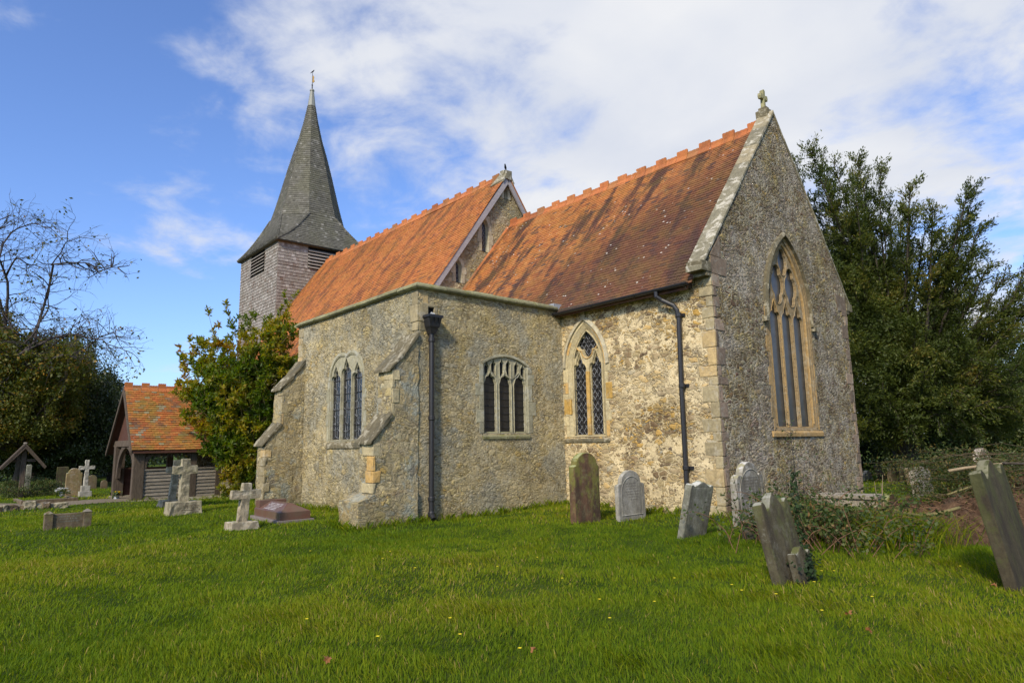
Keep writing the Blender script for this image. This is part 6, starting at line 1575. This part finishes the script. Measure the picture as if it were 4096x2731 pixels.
P = at_ground(*z6(1270, 940)); tuft('arching tuft of long rank grass right of the brambles', P + np.array((-.1, .35, 0)), .34, .42, 3200, .48)
# ivy on the leaning stone
P = at_ground(*z6(610, 1235)); t = thing('ivy', (P[0], P[1], P[2]), 'dark ivy creeping up between the leaning gravestone and its footstone', 'ivy')
LP = P + RNG.normal(size=(260, 3)) * np.array((.06, .10, .10)) + np.array((.03, .02, .14)); LP = np.concatenate([LP, P + np.column_stack([RNG.normal(size=220) * .03 - .02, RNG.normal(size=220) * .02 + .36, RNG.uniform(.1, 1.1, 220)]) + np.array((-.15, 0, 0)) * 1])
leaves('leaves', LP, .045, M['ivy'], t, .8)

# --- heap of earth with brushwood
mc = np.array((4.05, 1.35)); t = thing('earth_heap', (mc[0], mc[1], float(gz(*mc))), 'heap of reddish brown earth and roots under the cut brushwood', 'heap')
n = 130; X, Yg = np.meshgrid(np.linspace(-2.6, 2.6, n), np.linspace(-2.4, 3.2, n), indexing='ij'); r_ = np.sqrt((X / 1.9) ** 2 + ((Yg - .3) / 2.2) ** 2)
r_ = r_ * (1 + .22 * np.sin(np.arctan2(Yg, X) * 5 + 1) * .6 + .16 * np.sin(np.arctan2(Yg, X) * 11)); hm = np.clip(1 - r_, 0, 1); hm = .62 * hm ** .8; nz_ = np.array([[mnoise.noise(Vector((x * 2.2, y * 2.2, 3))) * .6 + mnoise.noise(Vector((x * 6, y * 6, 1))) * .35 + mnoise.noise(Vector((x * 14, y * 14, 1))) * .2 for x, y in zip(a, b)] for a, b in zip(X, Yg)])
Z = gz(X + mc[0], Yg + mc[1]) + hm * (1 + .7 * nz_) + np.where(hm > 0, nz_ * .13 - .01, -.08)
idx = np.arange(n * n).reshape(n, n); q = np.stack([idx[:-1, :-1], idx[1:, :-1], idx[1:, 1:], idx[:-1, 1:]], -1).reshape(-1, 4)
for k in range(60):
    x, y = random.gauss(0, .8), random.gauss(-.6, .8); i = int((x + 2.6) / 5.2 * (n - 1)); j = int((y + 2.4) / 5.6 * (n - 1))
    if not (0 < i < n and 0 < j < n) or hm[i, j] <= .02: continue
    mb = MB(); r_c = random.uniform(.03, .10); mb.tube([(mc[0] + x, mc[1] + y, Z[i, j] - r_c * .6), (mc[0] + x, mc[1] + y, Z[i, j]), (mc[0] + x + r_c * .3, mc[1] + y, Z[i, j] + r_c * .6)], [r_c * .8, r_c, r_c * .4], 7); sub_rough(mb.build('clod', M['earth'], t), r_c * .6, r_c * .35, 12)
raw('earth', np.stack([X + mc[0], Yg + mc[1], Z], -1), q, M['earth'], t, smooth=True)
segs = []
for k in range(1100):
    x, y = random.gauss(-.2, .75), random.gauss(-.3, .8)
    if (x / 1.9) ** 2 + ((y - .3) / 2.2) ** 2 > .85: continue
    b = np.array((mc[0] + x, mc[1] + y, 0)); i = int((x + 2.6) / 5.2 * (n - 1)); j = int((y + 2.4) / 5.6 * (n - 1)); b[2] = Z[i, j] + .01
    d = rand_dirs(1)[0] * np.array((1, 1, .25)); segs.append(limb(b, b + d * random.uniform(.12, .4), .005, .002, 5, .25, .1))
twigs('roots', segs, bark('dry_root', (.12, .06, .035), (.34, .21, .12)), t, 3)
mcz = float(gz(*mc))
bw = thing('brushwood', (mc[0] + .4, mc[1] + .8, mcz + .4), 'pile of cut leafy branches and green clippings on the earth heap', 'brushwood')
segs, LP = [], []
for k in range(210):
    b = np.array((mc[0] + random.gauss(.5, .85), mc[1] + random.gauss(.9, .7), mcz + random.uniform(.35, 1.15))); a = R(random.gauss(200, 35)); L_ = random.uniform(.5, 1.7)
    e = b + np.array((math.cos(a) * L_, math.sin(a) * L_ * .6, random.uniform(-.35, .10) * L_ * .6)); s_ = limb(b, e, random.choice((.004, .006, .013)), .003, 7, .3, .03); segs.append(s_)
    if k % 3:
        for i in range(2, 7): LP += [s_[0][i] + RNG.normal(size=3) * np.array((.12, .12, .07)) for _ in range(26)]
for k in range(9000): LP.append(np.array((mc[0] + random.gauss(.5, .7), mc[1] + random.gauss(.8, .5), mcz + .35 + abs(random.gauss(.25, .15)))))
for k in range(9000): LP.append(np.array((mc[0] + 1.0 + random.gauss(0, .5), mc[1] + 1.4 + random.gauss(0, .5), mcz + .5 + abs(random.gauss(.25, .22)))))
for k in range(6500): LP.append(np.array((mc[0] + random.gauss(-.75, .38), mc[1] + random.gauss(.75, .5), mcz + abs(random.gauss(.36, .14)))))
twigs('branches', segs, bark('cut_branch_bark', (.04, .035, .018), (.12, .09, .05)), bw, 5); LP = np.array(LP); leaves('clippings', LP, .055, M['hedge'], bw, .3, rnd=np.clip(RNG.random(len(LP)) * .8 + .25, 0, 1))
def stick(label, pl, r, m):
    P3 = [W3(u, v, d) for (u, v), d in pl]; n = len(P3); ts = np.linspace(0, n - 1, (n - 1) * 4 + 1); pts = np.stack([np.interp(ts, range(n), [p[a] for p in P3]) for a in range(3)], -1)
    pts[1:-1] = (pts[:-2] + pts[1:-1] * 2 + pts[2:]) / 4
    c_ = pts.mean(0); t = thing('branch', tuple(c_), label, 'branch'); mb = MB(); mb.tube(pts, list(np.linspace(r, r * .8, len(pts))), 9); mb.build('bark', m, t, smooth=True); return t
stick('long curved green brown branch lying across the front of the earth heap', [(z6(1302, 658), 9.9), (z6(1400, 692), 9.3), (z6(1530, 710), 8.9), (z6(1680, 690), 8.7), (z6(1840, 645), 8.7)], .026, M['barkG'])
stick('straight pale pole sticking out left above the brushwood', [(z6(1752, 358), 9.5), (z6(1880, 335), 9.5), (z6(2060, 312), 9.4), (z6(2200, 300), 9.4)], .022, M['straw'])
stick('thin straight green branch slanting up through the brushwood', [(z6(1740, 545), 9.6), (z6(1900, 490), 9.6), (z6(2060, 440), 9.6)], .014, M['barkG'])
stick('thick brown branch lying across the brushwood at the right edge', [(z6(2180, 298), 9.3), (z6(2300, 300), 9.3), (z6(2420, 305), 9.3)], .02, M['bark'])
# two dead forked stalks
for (ub, vb, ut, vt) in ((1213, 668, 1170, 440), (1250, 665, 1222, 450)):
    b = W3(*z6(ub, vb), 11.0); e = W3(*z6(ut, vt), 11.0); t = thing('dead_stalk', tuple(b), 'thin pale dead stalk standing by the fallen stone block' if ub == 1213 else 'forked pale dead stalk nearest the squat broken stone', 'stalk')
    sg_ = [limb(b - np.array((0, 0, .2)), e, .008, .004, 7, .03)]
    if ub != 1213: m_ = sg_[0][0][4]; sg_.append(limb(m_, m_ + np.array((.0, .10, .35)), .006, .003, 4, .03))
    twigs('stem', sg_, M['straw'], t, 5)

# --- grass
solid = [(-9.8, -4.04, -4.12, 7), (-4.1, .03, 0, 6.4), (-28.4, -9.6, -1.1, 7.1), (-4.72, -3.98, -5.36, -4), (-9.8, -9.2, -5.1, -4), (-22.1, -18.7, -5.9, -1)]
def blades(npts, d0, d1, hgt, wid, seg2):
    # sampled over the wedge in front of the camera, a little wider than the picture
    a = RNG.uniform(-1.02, 1.02, npts); dd = np.sqrt(RNG.uniform(d0 * d0, d1 * d1, npts))
    th = math.atan2(cF[1], cF[0]) - a * .86; x = CAMP[0] + np.cos(th) * dd; y = CAMP[1] + np.sin(th) * dd
    k = np.ones(npts, bool)
    for x0, x1, y0, y1 in solid: k &= ~((x > x0) & (x < x1) & (y > y0) & (y < y1))
    k &= ~inside(pathpoly, x, y)
    k &= ~((((x - mc[0]) / 1.9) ** 2 + ((y - mc[1] - .3) / 2.2) ** 2) < (.35 + .22 * RNG.random(npts)))
    x, y = x[k], y[k]; n = len(x)
    f1 = np.sin(x * 2.3 + np.sin(y * 1.7) * 1.5) * np.sin(y * 2.9 + np.sin(x * 1.3) * 1.8); f2 = np.sin(x * 6.1 + 2 * np.sin(y * 3.3)) * np.sin(y * 5.3 + 1.7 * np.sin(x * 4.1)); f3 = np.sin(x * .8 + 1) * np.sin(y * .7 + x * .3)
    ln = hgt * (1 + .30 * f1 + .22 * f2) * RNG.uniform(.5, 1.25, n)
    ang = 2.4 + 1.6 * f1 + 1.2 * f2 + RNG.normal(size=n) * 1.0; lean = np.clip(.55 + .25 * f2 + RNG.normal(size=n) * .3, .05, 1.4)
    dx, dy = np.cos(ang) * lean, np.sin(ang) * lean; z = gz(x, y) - .005
    B = np.stack([x, y, z], -1); D = np.stack([dx, dy, np.ones(n)], -1); D /= np.linalg.norm(D, axis=1, keepdims=True)
    S_ = np.stack([-np.sin(ang + RNG.normal(size=n)), np.cos(ang + RNG.normal(size=n)), np.zeros(n)], -1); w_ = (wid * RNG.uniform(.6, 1.3, n))[:, None]
    Lc_ = ln[:, None]; md = B + D * Lc_ * .55; tip = B + D * Lc_ * .8 + np.stack([dx, dy, -.2 * lean], -1) * Lc_ * .35
    V = np.stack([B - S_ * w_, B + S_ * w_, md + S_ * w_ * .75, md - S_ * w_ * .75, tip + S_ * w_ * .12, tip - S_ * w_ * .12], 1).reshape(-1, 3)
    rn = np.clip(.40 + .20 * f3 + .11 * f1 + .09 * f2 + RNG.normal(size=n) * .15 + (RNG.random(n) < .035 + .03 * (f3 > .3)) * .5, 0, 1)
    return V, rn, n
VV, QQ, RR = [], [], []; k0 = 0
for args in ((170000, 2.2, 6.5, .068, .0026, 1), (190000, 6.5, 11.5, .068, .0036, 1), (150000, 11.5, 19, .075, .006, 1), (110000, 19, 36, .085, .012, 1)):
    V, rn, n = blades(*args); k = (np.arange(n) * 6)[:, None] + k0
    VV.append(V); QQ.append(k + np.array([0, 1, 2, 3])); QQ.append(k + np.array([3, 2, 4, 5])); RR.append(np.repeat(rn, 6)); k0 += n * 6
gr = raw('grass', np.concatenate(VV), np.concatenate(QQ), M['grass'], None, rnd=np.concatenate(RR)); tag(gr, 'rough tufted green churchyard grass all over the ground', 'grass', kind='stuff')
V_, R_, n_tot = [], [], 0
for (x0, y0, x1, y1, n_) in ((-4.0, .0, 0, -.0, 1500), (.06, 0, .06, 6.3, 1800), (-4.0, -4.0, -4.0, 0, 1700), (-9.7, -4.15, -4.7, -4.15, 1500), (-4.8, -5.42, -3.9, -5.42, 500), (-3.93, -5.4, -3.93, -4.0, 500), (-9.2, -5.2, -9.8, -5.2, 300), (-18.75, -5.9, -18.75, -3, 500)):
    s_ = RNG.random(n_); bx = x0 + (x1 - x0) * s_ + RNG.normal(size=n_) * .05; by = y0 + (y1 - y0) * s_ - (.05 if y0 == y1 else 0) + RNG.normal(size=n_) * .05; bz_ = gz(bx, by)
    clump = np.clip(.55 + .5 * np.sin(s_ * 37 + x0) * np.sin(s_ * 91), .15, 1); hh = .17 * clump * RNG.uniform(.5, 1.2, n_)
    B = np.stack([bx, by, bz_], -1); D = RNG.normal(size=(n_, 3)) * .35; D[:, 2] = 1; S_ = rand_dirs(n_); S_[:, 2] = 0; T_ = B + D * hh[:, None]; m2 = B + D * hh[:, None] * .6 * np.array((.6, .6, 1))
    V_.append(np.stack([B - S_ * .004, B + S_ * .004, m2 + S_ * .003, T_], 1).reshape(-1, 3)); R_.append(np.repeat(RNG.random(n_) * .8, 4)); n_tot += n_
wf_ = raw('wall_foot_grass', np.concatenate(V_), np.arange(n_tot * 4).reshape(-1, 4), M['grass'], None, rnd=np.concatenate(R_)); tag(wf_, 'longer untrimmed grass growing along the foot of the walls', 'grass', kind='stuff')
# buttercups and fallen leaves
fp = [(2400, 2440), (2440, 2520), (2250, 2350), (2700, 2350), (2620, 2450), (1560, 2235), (1240, 2232), (1530, 2265), (1660, 2305), (1225, 2525), (1800, 2520), (3246, 2309), (3290, 2320), (3340, 2320), (3200, 2330), (3260, 2368), (3845, 2300), (3493, 2432), (3292, 2490), (2970, 2404), (2930, 2380), (3108, 2420), (1840, 2590), (1510, 2600), (2080, 2650), (1990, 2300), (1880, 2290), (2150, 2260)]
f0 = None
for k, (u, v) in enumerate(fp):
    P = at_ground(u, v)
    if f0 is None:
        f0 = thing('buttercup', (P[0], P[1], P[2]), 'tiny yellow buttercup in the grass', 'flower', 'buttercups scattered in the grass')
        mb = MB(); mb.add([(0, 0, .092)] + [(math.cos(a) * .014, math.sin(a) * .014, .097) for a in np.linspace(0, 6.283, 8)[:-1]], [(0, 1 + i, 1 + (i + 1) % 7) for i in range(7)]); mb.build('petals', M['butter'], f0, world=False)
        mb = MB(); mb.tube([(0, 0, -.02), (.004, 0, .04), (0, 0, .092)], .0015, 4); mb.build('stem', M['hedge'], f0, world=False)
    else:
        r_ = f0.copy(); col.objects.link(r_); r_.location = (P[0], P[1], P[2])
        for ch in [o for o in col.objects if o.parent == f0]:
            c_ = ch.copy(); col.objects.link(c_); c_.parent = r_
lf = None
for k, (u, v) in enumerate([(2135, 2640), (3397, 2487), (1310, 2680), (3150, 2300), (3980, 2370), (3480, 2560)]):
    P = at_ground(u, v)
    if lf is None:
        mb = MB(); pts = []
        for i in range(14):
            a = i / 14 * 6.283; rr_ = .03 * (1 if i % 2 else .6) * (1.3 if i in (1,) else 1); pts.append((math.cos(a) * rr_, math.sin(a) * rr_, .015 * math.sin(a * 2)))
        mb.add([(0, 0, 0)] + pts, [(0, 1 + i, 1 + (i + 1) % 14) for i in range(14)]); lf = mb.build('fallen_leaf', M['fallen'], None, world=False); tag(lf, 'crisp brown fallen leaf on the grass', 'leaf', 'fallen leaves on the grass'); o = lf
    else:
        o = lf.copy(); col.objects.link(o)
    o.location = (P[0], P[1], P[2] + .07); o.rotation_euler = (random.uniform(-.7, .7), random.uniform(-.7, .7), random.uniform(0, 6))
